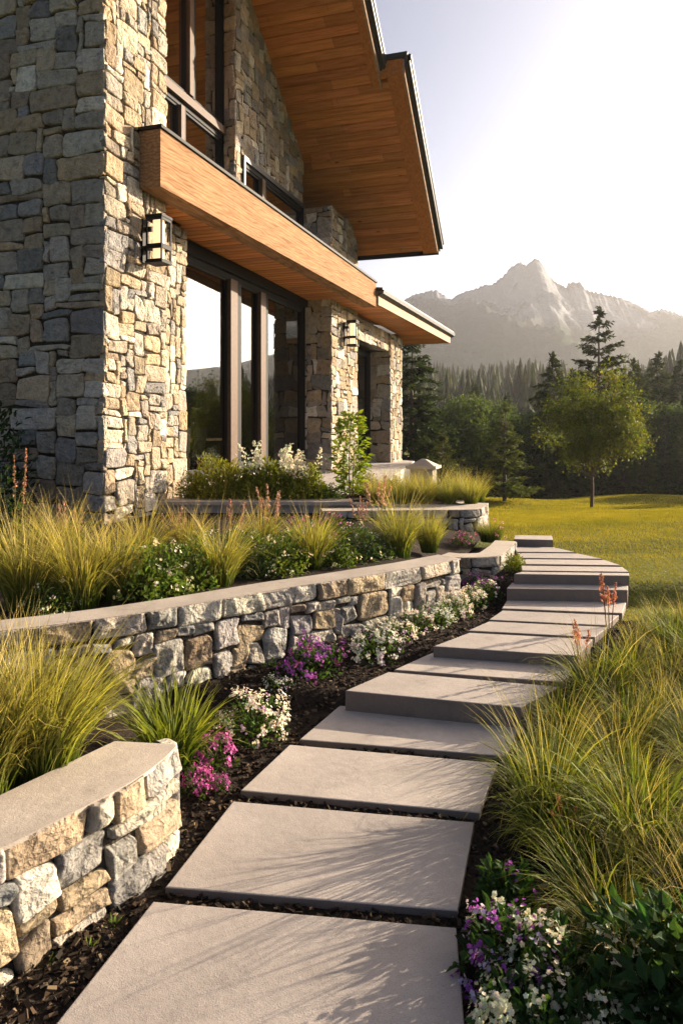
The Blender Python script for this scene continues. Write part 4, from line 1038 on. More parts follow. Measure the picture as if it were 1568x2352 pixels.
for i, (key, x, y, sc, lab) in enumerate([('w', 120, 1408, .7, 'low leafy shrub between the two leftmost golden clumps, close to the wall cap'), ('d', 590, 1326, .75, 'dark leafy plant just right of the upright golden grass'), ('w', 770, 1302, .8, 'pale-flowered plant right of the pale gold grass in mid bed'),
        ('d', 868, 1284, .7, 'dark leafy plant at the foot of the broad shaggy grass'), ('w', 300, 1345, .9, 'leafy shrub behind the big one, below the pillar corner'), ('d', 470, 1305, .95, 'dark leafy plant in the back row before the terrace edging'), ('w', 665, 1280, .8, 'leafy plant in the back row below the white plumes'), ('d', 730, 1262, .75, 'dark leafy plant in front of the pink terrace flowers')]):
    shrub(key, x, y, .57, sc, lab, BL_)
shrub('p', 760, 1235, .62, .95, 'pink-flowered plant in front of the terrace edging end', BL_, shrub_parts(403, (.06, .10, .03), [(26, 9, .03, .013, MAGENTA, .3), (16, 8, .03, .012, PINK, .3)], 600, .24, .28))
shrub('p', 690, 1228, .62, .75, 'pink-flowered plant left of the larger pink one at the terrace', BL_)
shrub('p', 1062, 1252, .5, .55, 'purple and pink flowers spilling over the small curved planter', 'planter flowers')
shrub('g', 1125, 1240, .5, .75, 'low grassy mound with pink flowers in the small curved planter', 'planter flowers', [('foliage', grass_mesh(404, n=700, r0=.16, Lr=(.2, .42), th0=.3, th1=.8, wid=.006, cols=OLIVE), 'grass'), ('flowers', mound(405, 10, .26, .34, .02, .01, (.05, .1, .02), [(20, 7, .03, .014, PINK, .2)])[1], 'petal')], cat='flowering_grass')
shrub('y', 1182, 1312, .36, .62, 'small yellow-green shrub at the corner of the paired steps', None, shrub_parts(406, (.17, .19, .03), None, 700, .2, .3))
# terrace shrubs
TS = 'shrubs on the terrace below the big window'
tl = [('t', 445, .8, 'golden green shrub at the pillar end of the terrace'), ('t', 500, 1.25, 'rounded golden green shrub under the first window pane'), ('t', 552, .95, 'golden green shrub left of the white flower plumes'),
      ('u', 612, 1.3, 'shrub with tall white flower plumes under the mullions'), ('u', 690, 1.15, 'shrub with white flower plumes beside the second pillar'), ('v', 742, .8, 'low dark green shrub at the foot of the second pillar')]
def plume_shrub(seed):
    g = np.random.default_rng(seed); f, _ = mound(seed, 2400, .34, .46, .06, .03, (.18, .20, .03), None); fb = MB(); st = f
    for k in range(9):
        a = g.uniform(0, 6.28); r = .26 * math.sqrt(g.random()); b = np.array([r * math.cos(a), r * math.sin(a), .36]); tip = b + np.array([g.normal(0, .08), g.normal(0, .08), g.uniform(.2, .38)])
        st.tube([b - np.array([0, 0, .3]), b, tip], [.005, .004, .003], 5, C=(.12, .12, .03))
        n = 60; t = g.random(n); P = b + (tip - b) * t[:, None] + g.normal(0, 1, (n, 3)) * (.05 * (1.15 - t))[:, None]
        V, F, C = florets(P, g.normal(0, 1, (n, 3)) + np.array([0, 0, .5]), np.full(n, .017), leaf_cols(n, (.70, .67, .54), g, .15), g); fb.add(V, F, C=C)
    return [('foliage', f, 'leaf'), ('flowers', fb, 'petal')]
for key, x, sc, lab in tl:
    mk = {'t': lambda: shrub_parts(411, (.19, .20, .03), None, 2600, .34, .55, .05, .024), 'u': lambda: plume_shrub(412), 'v': lambda: shrub_parts(413, (.08, .12, .03), None, 2200, .36, .32)}[key]
    shrub(key, x, 1150, .8, sc, lab, TS, mk() if key not in SH else None, gz=.79)
for x, y, sc, lab, key in [(840, 1140, .7, 'golden green shrub right of the leafy sapling', 't'), (900, 1138, .62, 'white-plumed shrub among the upper planter grasses', 'u')]:
    shrub(key, x, y, .8, sc, lab, TS, gz=.79)
mb = MB(); q = [(-2.62, 10.85), (.3, 10.8), (1.75, 10.4), (1.6, 11.2), (.6, 11.9), (-1.0, 12.2), (-1.72, 11.6), (-2.3, 11.4)]
mb.add([(x, y, TZ + .006) for x, y in q], poly=list(range(len(q)))); tag(mb.build('terrace_planting_soil', M['mulch']), kind='structure')
# sapling
def sapling():
    g = np.random.default_rng(420); st = MB(); f = MB()
    for k in range(3):
        b = g.normal(0, .05, 2); top = 1.30 - .25 * k
        st.tube([(b[0], b[1], -.05), (b[0] * 1.5, b[1] * 1.5, top * .5), (b[0] * 1.2 + .03, b[1], top)], [.012, .009, .003], 6, C=(1, 1, 1))
    n = 640; z = g.uniform(.12, 1.34, n); r = (.07 + .19 * np.sin(np.clip(z / 1.35, 0, 1) * 2.9)) * np.sqrt(g.random(n)); a = g.uniform(0, 6.28, n)
    P = np.stack([r * np.cos(a), r * np.sin(a), z], -1); d = np.stack([np.cos(a), np.sin(a), g.uniform(-.4, .8, n)], -1)
    V, F4, F3, C = leaves(P, d, np.stack([np.zeros(n), np.zeros(n), np.ones(n)], -1) + g.normal(0, .5, (n, 3)), g.uniform(.07, .13, n), g.uniform(.045, .075, n), leaf_cols(n, (.20, .25, .03), g)); f.add(V, F4, F3, C)
    return [('stem', st, 'bark'), ('foliage', f, 'leaf')]
plant('sapling', (*px(806, 1152, .8), .8), sapling(), 'slim upright leafy sapling in front of the second stone pillar', 'sapling')
# flower spikes
def spike(seed, h=.6, n=5, col=PINK, leafy=True, spread=.1):
    g = np.random.default_rng(seed); st = MB(); fl = MB()
    for k in range(n):
        a = g.uniform(0, 6.28); b = np.array([.03 * math.cos(a), .03 * math.sin(a), -.03]); hh = h * g.uniform(.7, 1.05); lean = spread * g.uniform(.2, 1)
        pts = [b + np.array([lean * math.cos(a) * t ** 1.5, lean * math.sin(a) * t ** 1.5, hh * t]) for t in np.linspace(0, 1, 6)]
        st.tube(pts, np.linspace(.006, .002, 6), 5, C=(.20, .13, .05))
        m = 46; t = g.uniform(.58, 1.0, m); P = np.stack([np.interp(t, np.linspace(0, 1, 6), [p[q] for p in pts]) for q in range(3)], -1) + g.normal(0, 1, (m, 3)) * (.022 * (1.15 - t))[:, None]
        V, F, C = florets(P, g.normal(0, 1, (m, 3)), np.full(m, .012), leaf_cols(m, col, g, .3), g, 4); fl.add(V, F, C=C)
        if leafy:
            m = 14; t = g.uniform(.05, .6, m); P = np.stack([np.interp(t, np.linspace(0, 1, 6), [p[q] for p in pts]) for q in range(3)], -1); d = g.normal(0, 1, (m, 3)); d[:, 2] = .4
            V, F4, F3, C = leaves(P, d, np.tile([0, 0, 1.0], (m, 1)) + g.normal(0, .3, (m, 3)), g.uniform(.05, .1, m), g.uniform(.018, .03, m), leaf_cols(m, (.13, .16, .03), g)); st.add(V, F4, F3, C)
    return [('stems', st, 'leaf'), ('flowers', fl, 'petal')]
RUST = (.50, .20, .12)
s1_ = plant('flower_spike', (*px(42, 1262, .62), .6), spike(431, 1.12, 3, (.55, .27, .16), True, .08), 'tall pinkish brown flower spike at the left edge before the shaded pillar', 'flower spike')
s2_ = plant('flower_spike', (*px(165, 1300, .6), .6), spike(432, .72, 5, (.50, .27, .20), True, .2), 'pinkish flower spikes rising from the grasses under the pillar face', 'flower spike', 'flower spikes in the raised bed')
for (x, y, z, sc, lab) in [(400, 1290, .6, .9, 'pinkish flower spikes right of the nearest pillar base'), (540, 1275, .6, .95, 'pinkish flower spikes before the left half of the terrace edging'), (625, 1260, .62, 1.15, 'tallest pinkish flower spikes in the raised bed, before the white plumes'),
        (868, 1222, .64, 1.15, 'rust coloured flower spikes left of the upper planter wall'), (830, 1240, .62, .85, 'short pinkish flower spikes beside the magenta plant by the terrace')]:
    dup(s2_, (*px(x, y, z), z - .02), gg.uniform(0, 6.28), sc, lab, 'flower spikes in the raised bed')
s3_ = plant('flower_spike', (*px(1400, 1452, .18), .14), spike(433, .62, 4, RUST, False, .12), 'rust red flower spikes at the far end of the right bed, by the paired steps', 'flower spike', 'rust red spikes in the right bed')
for (x, y, z, sc, lab) in [(1337, 1545, .1, .75, 'rust red flower spike at the path edge by the second riser'), (1290, 1980, -.05, .55, 'brown seed spike low among the grasses above the mauve flowers'), (1212, 1830, -.05, .45, 'faded pink seed spike at the edge of the third slab')]:
    dup(s3_, (*px(x, y, z), z), gg.uniform(0, 6.28), sc, lab, 'rust red spikes in the right bed')
# bottom right corner: flowers and dark broadleaf shrubs
def corner_flowers(seed, col, per, nc, rx=.2, h=.28): return mound(seed, 620, rx, h, .05, .026, (.035, .075, .022), [(nc, int(per * 1.6), .030, .0095, c, .2) for c in col])
CF = 'flowers in the lower right corner'
f, fb = corner_flowers(441, [CREAM], 11, 64, .25, .27); p1 = plant('flowering_plant', (*px(1340, 2345, -.05), -.06), [('foliage', f, 'leaf'), ('flowers', fb, 'petal')], 'cream-flowered plant in the lower right corner, right of the mauve one', 'flowers', CF)
f, fb = corner_flowers(442, [PURPLE, LILAC, CREAM], 8, 16, .19, .26); p2 = plant('flowering_plant', (*px(1190, 2270, -.05), -.06), [('foliage', f, 'leaf'), ('flowers', fb, 'petal')], 'mauve and cream flowering plant at the edge of the largest slab', 'flowers', CF)
f, fb = corner_flowers(443, [PURPLE], 10, 12, .12, .22); p3 = plant('flowering_plant', (*px(1168, 2120, -.05), -.06), [('foliage', f, 'leaf'), ('flowers', fb, 'petal')], 'loose purple flowers below the overhanging grass, by the second slab', 'flowers', CF)
dup(p1, (*px(1240, 2440, -.05), -.06), 1.2, .9, 'cream flowers cut off by the bottom edge beside the path', CF)
dup(p1, (*px(1440, 2270, -.05), -.06), 4.2, .75, 'smaller cream-flowered plant behind the one in the corner, under the grasses', CF)
dup(p2, (*px(1600, 2080, -.05), -.06), 2.2, .9, 'mauve flowers at the right edge of the photo among grass', CF)
def broadleaf(seed):
    g = np.random.default_rng(seed); f = MB(); n = 1700; P, d = dome_pts(n, .34, .34, .42, g, .4); dirs = d + g.normal(0, .5, (n, 3)); nrm = d * .5 + np.array([0, 0, 1]) + g.normal(0, .3, (n, 3))
    V, F4, F3, C = leaves(P, dirs, nrm, g.uniform(.045, .085, n), g.uniform(.028, .048, n), leaf_cols(n, (.038, .078, .024), g)); f.add(V, F4, F3, C)
    for k in range(20): q = P[k]; f.tube([(0, 0, -.02), q * .5, q], [.006, .004, .003], 4, C=(.06, .07, .02))
    return f
BS = 'dark broadleaf shrubs in the right bed'
b1 = plant('broadleaf_shrub', (*px(1600, 2400, -.05), -.06), [('foliage', broadleaf(451), 'leaf')], 'dark glossy broadleaf shrub filling the lower right corner', 'shrub', BS)
for (X, Y_, sc, lab) in [(1.45, 2.75, .72, 'dark broadleaf shrub on the right edge above the corner one'), (1.95, 3.05, 1.1, 'dark broadleaf shrub just beyond the right edge behind the grasses'), (1.5, 2.3, .9, 'dark broadleaf shrub right of the corner shrub')]:
    dup(b1, (X, Y_, -.06), gg.uniform(0, 6.28), sc, lab, BS)
# left edge shrub by the pillar
b2 = plant('broadleaf_shrub', (-4.35, 8.75, .6), [('foliage', mound(452, 1800, .55, 1.75, .09, .05, (.02, .04, .018), None)[0], 'leaf')], 'tall dark evergreen shrub at the left edge against the shaded pillar', 'shrub')
dup(b2, (-4.6, 8.2, .6), 1, .55, 'low dark shrub left of the pillar base behind the grasses')
# weeds on the mulch
wd = plant('weed', (*px(112, 2225, -.05), -.05), [('leaves', grass_mesh(461, n=26, r0=.01, Lr=(.02, .05), th0=.5, th1=.6, wid=.006, cols=[(.1, .17, .03), (.16, .24, .04), (.2, .28, .05)]), 'grass')], 'tiny green weed at the foot of the seat wall, nearest the left edge', 'weed', 'weeds on the mulch')
for (x, y, lab) in [(205, 2188, 'tiny green weed on the mulch between seat wall and largest slab, middle one'), (262, 2132, 'tiny green weed on the mulch closest to the largest slab corner')]: dup(wd, (*px(x, y, -.05), -.05), 1, 1.1, lab)
# capped pier beyond the upper planter
t = empty('garden_pier', (1.62, 14.2, .7), -HA, 'small stone pier with a pale pyramid cap behind the upper planter grasses', 'pier')
mb = MB(); mb.box(-.22, .22, -.22, .22, 0, .42, (.3, .27, .23)); mb.build('shaft', M['stone'], t)
mb = MB(); mb.box(-.3, .3, -.3, .3, .42, .48); mb.add([(-.26, -.26, .48), (.26, -.26, .48), (.26, .26, .48), (-.26, .26, .48), (-.05, -.05, .60), (.05, -.05, .60), (.05, .05, .60), (-.05, .05, .60)], [(0, 1, 5, 4), (1, 2, 6, 5), (2, 3, 7, 6), (3, 0, 4, 7), (4, 5, 6, 7)]); mb.build('cap', M['cap'], t)

# ------------------------------------------------------------------ lawn grass
def lawn_blades(n, xr, yr, hgt, wid, seed, keep, p=1.0):
    g = np.random.default_rng(seed); X = g.uniform(*xr, n); Y = yr[0] + (yr[1] - yr[0]) * g.random(n) ** p
    k = keep(X, Y); X, Y = X[k], Y[k]; n = len(X); sc = np.clip(Y / 9, .8, 5)
    h = hgt * g.uniform(.6, 1.3, n) * np.minimum(sc, 1.9); a = g.uniform(0, 6.28, n); l = g.uniform(.15, .75, n) * h
    B = np.stack([X, Y, H(X, Y) - .005], -1); s = np.stack([-np.sin(a + g.normal(0, .6, n)), np.cos(a), 0 * a], -1) * (wid * sc * g.uniform(.7, 1.3, n))[:, None]
    tip = B + np.stack([np.cos(a) * l, np.sin(a) * l, h], -1)
    V = np.stack([B - s / 2, B + s / 2, tip], 1).reshape(-1, 3)
    patch = .5 + .5 * np.sin(X * 1.3 + np.sin(Y * .9)) * np.sin(Y * 1.7 + X * .4)
    c = (np.array([.23, .215, .036])[None] * (1 - patch[:, None] * .5) + np.array([.38, .31, .06])[None] * patch[:, None] * .5) * g.uniform(.9, 1.12, (n, 1))
    C = np.repeat(c, 3, 0)
    mb = MB(); mb.add(V, None, np.arange(3 * n).reshape(-1, 3), C=C); return mb
def lawn_keep(X, Y):
    lim = np.where(Y < 9.3, xR(np.minimum(Y, 9.3)) + .01, np.where(Y < 10.3, np.interp(Y, [9.3, 10.3], [1.95, 1.9]), np.interp(Y, [10.3, 25, 26], [2.0, 4.7, -60])))
    k = (X > lim) & (X < .52 * Y + 1.2) & (Y > 6.15 + .14 * np.sin(X * 3)) & ((Y < 40 + 2 * np.sin(X * .4)))
    return k
lb = lawn_blades(230000, (1.4, 9), (6.0, 15), .030, .007, 1, lawn_keep, 1.3); l2 = lawn_blades(330000, (1.5, 24), (13, 42), .030, .010, 2, lawn_keep, 1.6)
lb.add(np.concatenate(l2.V), None, np.concatenate(l2.F3), C=np.concatenate(l2.C))
tag(lb.build('lawn_grass', M['lawnblade']), kind='stuff')

# ------------------------------------------------------------------ trees
def conifer(seed, h, rbase, whorls, col, droop=.25, dens=1.0, up=.15, power=.9, bare=.06, step=.5, cardL=.36):
    g = np.random.default_rng(seed); tr = MB(); cr = MB()
    tr.tube([(g.normal(0, .02) * t * h * .3, g.normal(0, .02) * t * h * .3, t * h - .2 * (t == 0)) for t in np.linspace(0, 1, 8)], np.linspace(h * .016 + .03, .012, 8), 8)
    PP, DD, NN, LL, CC = [], [], [], [], []
    for k in range(whorls):
        f = (k + g.uniform(-.3, .3)) / whorls; f = min(max(f, 0), .985); z = h * (bare + (1 - bare) * f)
        R_ = rbase * (1 - f) ** power * g.uniform(.75, 1.12) + .05
        nb = max(4, int((6 + 6 * (1 - f)) * g.uniform(.8, 1.2)))
        for j in range(nb):
            a = g.uniform(0, 6.28); Lb = R_ * g.uniform(.55, 1.15); n = max(6, int(Lb / .06 * dens)); t = g.uniform(.12, 1, n) ** .75
            zz = z + up * Lb * t - droop * Lb * t ** 2 + g.normal(0, .05)
            P = np.stack([np.cos(a) * Lb * t, np.sin(a) * Lb * t, zz], -1); s = np.where(g.random(n) < .5, 1, -1)
            ang = a + s * g.uniform(.25, 1.15, n); d = np.stack([np.cos(ang), np.sin(ang), g.uniform(-.5, .25, n)], -1)
            PP.append(P); DD.append(d); LL.append(cardL * g.uniform(.55, 1.25, n) * (.55 + .5 * (1 - t)) * (.6 + .4 * (1 - f)))
            CC.append(np.array(col)[None] * g.uniform(.65, 1.4, (n, 1)) * (1 + g.normal(0, .07, (n, 3))) * (1 + .45 * (t[:, None] - .5) * np.array([1, .8, .2])))
            if Lb > .3: tr.tube([(0, 0, z), (np.cos(a) * Lb * .5, np.sin(a) * Lb * .5, z + up * Lb * .5 - droop * Lb * .25), (np.cos(a) * Lb * .9, np.sin(a) * Lb * .9, z + up * Lb * .9 - droop * Lb * .81)], [.012 + .012 * Lb, .012, .005], 4)
    n = 40; PP.append(np.stack([g.normal(0, .04, n), g.normal(0, .04, n), h * (1 - .1 * g.random(n))], -1)); DD.append(np.stack([g.normal(0, .6, n), g.normal(0, .6, n), np.ones(n) * .8], -1)); LL.append(np.full(n, cardL * .5)); CC.append(np.tile(np.array(col), (n, 1)))
    P, d, L, C = np.concatenate(PP), np.concatenate(DD), np.concatenate(LL), np.concatenate(CC); n = len(P)
    for q in range(2):
        V, F, C_ = cards(P + g.normal(0, .03, (n, 3)), d + g.normal(0, .3, (n, 3)), np.tile([0, 0, 1.0], (n, 1)) + g.normal(0, .55, (n, 3)), L * g.uniform(.7, 1.1, n), L * g.uniform(.24, .42, n), C); cr.add(V, F, C=C_)
    return tr, cr
def broad(seed, h, rx, ry, cz, rz_, nl, col, leaf=.11, trunk=.09, fork=.35, nclump=70, col2=None):
    g = np.random.default_rng(seed); tr = MB(); cr = MB()
    c = np.array([0, 0, cz])
    d = unit(g.normal(0, 1, (nclump, 3))); r = g.random(nclump) ** .45; cen = c + d * r[:, None] * np.array([rx, ry, rz_]); cen[:, 2] += .15 * rz_ * (1 - (cen[:, 0] ** 2 + cen[:, 1] ** 2) / rx ** 2)
    fk = np.array([.02, .0, h * fork]); tr.tube([(0, 0, -.2), (.03, -.02, h * fork * .5), tuple(fk)], [trunk * 1.25, trunk, trunk * .85], 10)
    for q in cen[:34]:
        m = fk * .45 + q * .55; m[2] -= .12 * rz_; tr.tube([fk - np.array([0, 0, g.uniform(0, .3) * h * fork]), m, q], [trunk * .42, trunk * .2, .012], 6)
    sz = g.uniform(.14, .30, nclump) * (rx + rz_) * .5 * 1.25; k = g.choice(nclump, nl, p=sz / sz.sum()); o = g.normal(0, .5, (nl, 3)) * np.array([1, 1, .75])
    P = cen[k] + o * sz[k][:, None]; dirs = g.normal(0, 1, (nl, 3)); dirs[:, 2] -= .2; nrm = np.tile([0, 0, 1.0], (nl, 1)) + g.normal(0, .8, (nl, 3))
    C = leaf_cols(nl, col, g, .3)
    if col2 is not None: C = np.where((g.random(nclump)[k] < .3)[:, None], leaf_cols(nl, col2, g, .25), C)
    L = leaf * g.uniform(.7, 1.4, nl); V, F, C_ = cards(P, dirs, nrm, L, L * .62, C); cr.add(V, F, C=C_)
    return tr, cr
def tree(name, X, Y, tc, label, group=None, rz=0, sc=1.0, leafm='needle', dz=0):
    t = empty(name, (X, Y, Hs(X, Y) + dz), rz, label, 'tree', group); t.scale = (sc,) * 3
    tc[0].build('trunk', M['bark'], t); tc[1].build('crown', M[leafm], t); return t
def at_px(x, d): return (x - CX) / FPX * d
DARK = (.042, .060, .022); MIDG = (.055, .085, .024)
# lone deciduous tree on the lawn
tree('broadleaf_tree', at_px(1357, 25.5), 25.5, broad(501, 5.1, 1.7, 1.62, 3.0, 2.0, 15000, (.085, .11, .02), .10, .055, .27, 74, (.15, .155, .026)), 'round-crowned deciduous tree standing alone on the lawn on a slim trunk', leafm='leaf')
# tall open spruce behind it
sp = tree('conifer', at_px(1375, 47), 47, conifer(502, 11.6, 4.0, 24, (.040, .052, .020), .10, .9, .28, .75, .1, cardL=.75), 'tall open-branched conifer rising above the lone deciduous tree')
# dark conifer left of the deciduous tree
cdark = tree('conifer', at_px(1270, 40), 40, conifer(503, 8.0, 2.7, 26, DARK, .35, 1.2, .15, .8, .03, cardL=.65), 'dark broad conifer just left of the lone deciduous tree')
c_left = tree('conifer', at_px(945, 34), 34, conifer(504, 8.3, 2.3, 32, (.034, .056, .022), .30, 1.3, .18, .62, .02, cardL=.55), 'tall dark conifer close to the right corner of the house')
c_s = tree('conifer', at_px(1158, 31), 31, conifer(505, 4.25, 1.55, 18, (.075, .10, .03), .12, 1.2, .25, .8, .06, cardL=.34), 'small bushy conifer on the far lawn in front of the dark trees')
tree('conifer', at_px(1015, 28), 28, conifer(506, 3.0, 1.35, 15, (.070, .085, .024), .1, 1.2, .3, .7, .03, cardL=.32), 'small yellowish conifer beside the house, behind the upper planter')
# dense broadleaf belt
bt_ = broad(507, 7.0, 3.0, 3.0, 3.9, 3.3, 14000, (.055, .085, .025), .22, .12, .25, 90)
belt0 = tree('broadleaf_tree', at_px(1060, 52), 52, bt_, 'dark broadleaf tree in the belt, nearest the house corner', 'broadleaf trees of the belt behind the lawn', sc=.8, leafm='leaf')
for i, (x, d, sc, lab) in enumerate([(1120, 55, .80, 'dark broadleaf tree of the belt above the small bushy conifer'), (1185, 50, .68, 'dark broadleaf tree of the belt right of the small bushy conifer'), (1000, 58, .75, 'dark broadleaf tree of the belt behind the tall corner conifer'),
        (1235, 46, .68, 'dark broadleaf tree below the dark broad conifer'), (1330, 46, .8, 'dark broadleaf tree hidden behind the lone tree, left of its trunk'), (1420, 47, .78, 'dark broadleaf tree behind the lone tree, right of its trunk'), (1500, 45, .75, 'dark broadleaf tree in the glow near the right edge'), (1590, 44, .75, 'dark broadleaf tree cut by the right edge')]):
    dup(belt0, (at_px(x, d), d, Hs(at_px(x, d), d) - .3), i * 1.7, sc, lab)
# right-hand conifers
RC = 'conifers behind the lawn on the right'
for i, (x, d, sc, src, lab) in enumerate([(1455, 50, 1.08, cdark, 'dark conifer right of the lone deciduous tree'), (1510, 54, 1.2, cdark, 'pointed conifer silhouetted in the glow, second from the right edge'), (1560, 52, 1.1, cdark, 'hazy conifer at the right edge of the photo'),
        (1482, 62, 1.05, c_left, 'slim conifer between the two dark ones on the right'), (1315, 60, 1.1, cdark, 'dark conifer behind the tall open-branched one'), (1620, 50, 1.15, cdark, 'conifer just past the right edge')]):
    dup(src, (at_px(x, d), d, Hs(at_px(x, d), d) - .2), i * 1.1, sc, lab, RC)
for i, (x, d, sc) in enumerate([(1100, 66, .8), (1165, 64, .82), (1090, 72, .95)]):
    dup(c_left, (at_px(x, d), d, Hs(at_px(x, d), d) - .2), i * 2.1, sc, ['lit conifer tip rising from the belt, left one', 'lit conifer tip rising from the belt, right one', 'conifer at the back of the belt below the forested hill'][i], 'conifers in the belt')
# trees past the right edge, seen reflected in the window
for i, (X, Y_, sc, src) in enumerate([(34, 44, 1.0, belt0), (40, 50, 1.1, cdark), (45, 43, 1.1, belt0), (49, 47, 1.2, cdark), (52, 40, 1.2, c_left), (56, 44, 1.3, cdark), (60, 36, 1.2, belt0), (66, 42, 1.45, cdark), (70, 34, 1.4, c_left)]):
    dup(src, (X, Y_, Hs(X, Y_) - .2), i * 1.3, sc, 'dark tree past the right edge, seen only as a reflection in the big window', 'trees reflected in the window')
for i, (X, Y_, sc, src, lab) in enumerate([(21, 26, .8, cdark, 'conifer past the right edge, shading the near lawn'), (27, 33, .95, c_left, 'slim conifer past the right edge, shading the far lawn'), (33, 35.5, 1.0, cdark, 'larger conifer past the right edge, shading the far lawn')]):
    dup(src, (X, Y_, Hs(X, Y_) - .2), i * 2.3, sc, lab, 'conifers past the right edge')
# dark shrubs closing the gap under the trees
us = plant('understory_shrub', (at_px(1230, 43), 43, Hs(at_px(1230, 43), 43) - .1), [('foliage', (lambda b: b[1])(broad(508, 2.2, 2.0, 1.4, 1.0, 1.1, 5000, (.045, .06, .02), .2, .05, .3, 50)), 'leaf')], 'dark shrub at the edge of the woods behind the lawn', 'shrub', 'dark shrubs along the edge of the woods')
for i, x in enumerate(range(1090, 1680, 45)):
    d = 43 + (i * 37 % 11) * .7; dup(us, (at_px(x, d), d, Hs(at_px(x, d), d) - .1), i * 1.3, (.55, 1.1, .75, .95, .6)[i % 5])

for i, (x, d, sc, lab) in enumerate([(1432, 42, 1.0, 'small bushy conifer right of the lone tree trunk, at the wood edge'), (1478, 40.5, .8, 'lowest bushy conifer at the wood edge on the right'), (1525, 42.5, 1.25, 'taller bushy conifer at the wood edge near the right border'), (1562, 41, .95, 'bushy conifer at the wood edge cut by the right border'), (1300, 41.5, 1.1, 'bushy conifer at the wood edge left of the lone tree trunk'), (1255, 42.5, .85, 'small bushy conifer below the dark broad conifer')]):
    dup(c_s, (at_px(x, d), d, Hs(at_px(x, d), d) - .1), i * 1.9, sc, lab, 'bushy conifers along the wood edge')
# forested hill: far wood as one mass
def far_forest(seed, n):
    g = np.random.default_rng(seed); az = g.uniform(-.12, 1.2, n); d = 130 + 210 * g.random(n) ** .8; Xc, Yc = np.sin(az) * d, np.cos(az) * d
    h = g.uniform(8, 15, n) * (1 + .15 * np.sin(az * 30)); r = h * g.uniform(.15, .22, n); mb = MB(); lay, sp = 9, 9
    base = np.stack([Xc, Yc, H(Xc, Yc) + 2.0 * np.sin(az * 14 + 1)], -1)
    for k in range(lay):
        f = k / lay; zb = h * (.08 + .92 * f - .02); zt = h * (.08 + .92 * (f + .26)); zt = np.minimum(zt, h * 1.0)
        for j in range(sp):
            a = g.uniform(0, 6.28, n); rr = r * (1 - f) ** .85 * g.uniform(.6, 1.2, n); w = .38
            A = base + np.stack([np.cos(a - w) * rr, np.sin(a - w) * rr, zb - h * .02], -1); B = base + np.stack([np.cos(a + w) * rr, np.sin(a + w) * rr, zb + g.uniform(-.03, .02, n) * h], -1); Tt = base + np.stack([np.cos(a) * rr * .1, np.sin(a) * rr * .1, zt], -1)
            c = leaf_cols(n, (.046, .062, .022), g, .4) * np.where(g.random((n, 1)) < .12, np.array([1.7, 1.3, .8]), 1)
            mb.add(np.stack([A, B, Tt], 1).reshape(-1, 3), None, np.arange(3 * n).reshape(-1, 3), C=np.repeat(c, 3, 0))
    return mb
tag(far_forest(601, 2600).build('far_forest', M['needle']), kind='stuff')

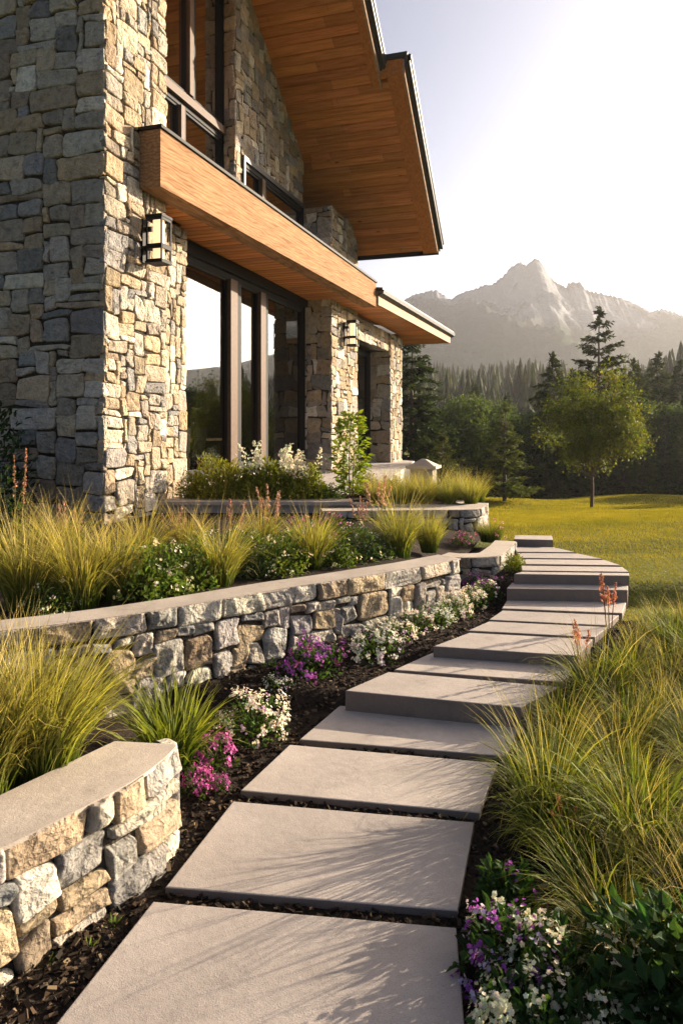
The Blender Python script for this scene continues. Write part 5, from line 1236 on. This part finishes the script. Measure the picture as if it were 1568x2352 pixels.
# ------------------------------------------------------------------ mountain
def mountain():
    rid = np.array([(-900, 800), (-300, 760), (200, 720), (600, 700), (860, 705), (905, 690), (930, 684), (955, 672), (975, 668), (990, 663), (1003, 664), (1014, 672), (1030, 682), (1040, 683), (1046, 674), (1056, 671), (1080, 662), (1100, 657), (1112, 652), (1128, 650), (1145, 638), (1158, 626), (1170, 612), (1180, 604), (1190, 599), (1200, 603), (1206, 607), (1216, 598), (1228, 590), (1238, 594), (1246, 602), (1252, 612), (1257, 628), (1270, 638), (1284, 650), (1298, 657), (1303, 648), (1312, 643), (1328, 646), (1338, 654), (1346, 663), (1372, 669), (1400, 674), (1425, 681), (1450, 690), (1475, 702), (1492, 712), (1505, 708), (1525, 706), (1545, 712), (1568, 722), (1640, 735), (1720, 742), (1800, 735), (1900, 760), (2100, 740), (2400, 780), (2900, 790), (3600, 830)], float)
    xs = np.unique(np.concatenate([np.arange(-900, 850, 30), np.arange(850, 1700, 3.0), np.arange(1700, 3600, 25)])); ry = np.interp(xs, rid[:, 0], rid[:, 1])
    g = np.random.default_rng(8); ry = ry + np.where((xs > 850) & (xs < 1700), g.normal(0, 1.6, len(xs)), 0)
    YR = 860.0; hz = (HY - ry) / FPX * YR + CAM_Z
    t = np.concatenate([np.linspace(0, 1, 90), np.linspace(1, 1.35, 16)[1:]]); Yv = 420 + (YR - 420) * t
    X, Yg = np.meshgrid(xs, Yv); T = np.repeat(t[:, None], len(xs), 1); Xw = (X - CX) / FPX * Yg * (.45 + .55 * YR / Yg)
    prof = np.where(T < 1, T ** 1.25, 1 - (T - 1) * 2.2)
    def rn(x, y, f, p): return 1 - np.abs(np.sin(x * f + p + 1.7 * np.sin(y * f * .7 + p * 2)) )
    n = 0; 
    for k, (f, a) in enumerate([(.012, 1), (.027, .55), (.06, .3), (.13, .16), (.3, .07)]): n = n + a * (rn(Xw, Yg * .8, f, k * 1.3) - .5) + a * .5 * (rn(Xw * .8 - Yg * .6, Yg, f * 1.2, k * 2.1) - .5)
    env = np.clip(np.sin(np.clip(T, 0, 1) * np.pi), 0, 1) ** .8
    Z = hz[None] * prof + n * 27 * env - 2
    snow = np.clip((Z - 92) / 25, 0, 1) * np.clip((-n - .15) * 7, 0, 1) * (env > .05) * (T > .35)
    C = np.stack([np.zeros_like(Z), np.clip(snow * .95, 0, 1), np.zeros_like(Z), np.ones_like(Z)], -1)
    nx = len(xs); i, j = np.meshgrid(np.arange(nx - 1), np.arange(len(t) - 1)); a = j * nx + i
    mb = MB(); mb.add(np.stack([Xw, Yg, Z], -1).reshape(-1, 3), np.stack([a, a + 1, a + nx + 1, a + nx], -1).reshape(-1, 4), C=C.reshape(-1, 4)); return mb
mo = mountain().build('mountain', M['mountain'], smooth=True); tag(mo, kind='structure')
nt = M['mountain'].node_tree
for n_ in nt.nodes:
    if n_.type == 'VERTEX_COLOR':
        sp_ = nt.nodes.new('ShaderNodeSeparateColor'); nt.links.new(n_.outputs[0], sp_.inputs[0])
        for l in list(n_.outputs[1].links):
            to = l.to_socket; nt.links.remove(l); nt.links.new(sp_.outputs[1], to)
        break

# ------------------------------------------------------------------ haze
hm = D.materials.new('haze'); hm.use_nodes = True; ht = hm.node_tree; ht.nodes.clear()
ho = ht.nodes.new('ShaderNodeOutputMaterial'); hv = ht.nodes.new('ShaderNodeVolumePrincipled')
hv.inputs['Color'].default_value = (.93, .93, .95, 1); hv.inputs['Density'].default_value = 0.00023; hv.inputs['Anisotropy'].default_value = 0.45
ht.links.new(hv.outputs[0], ho.inputs['Volume'])
mb = MB(); mb.box(-2600, 2600, -80, 1100, -5, 225); hz_ = mb.build('haze', hm); tag(hz_, kind='stuff')
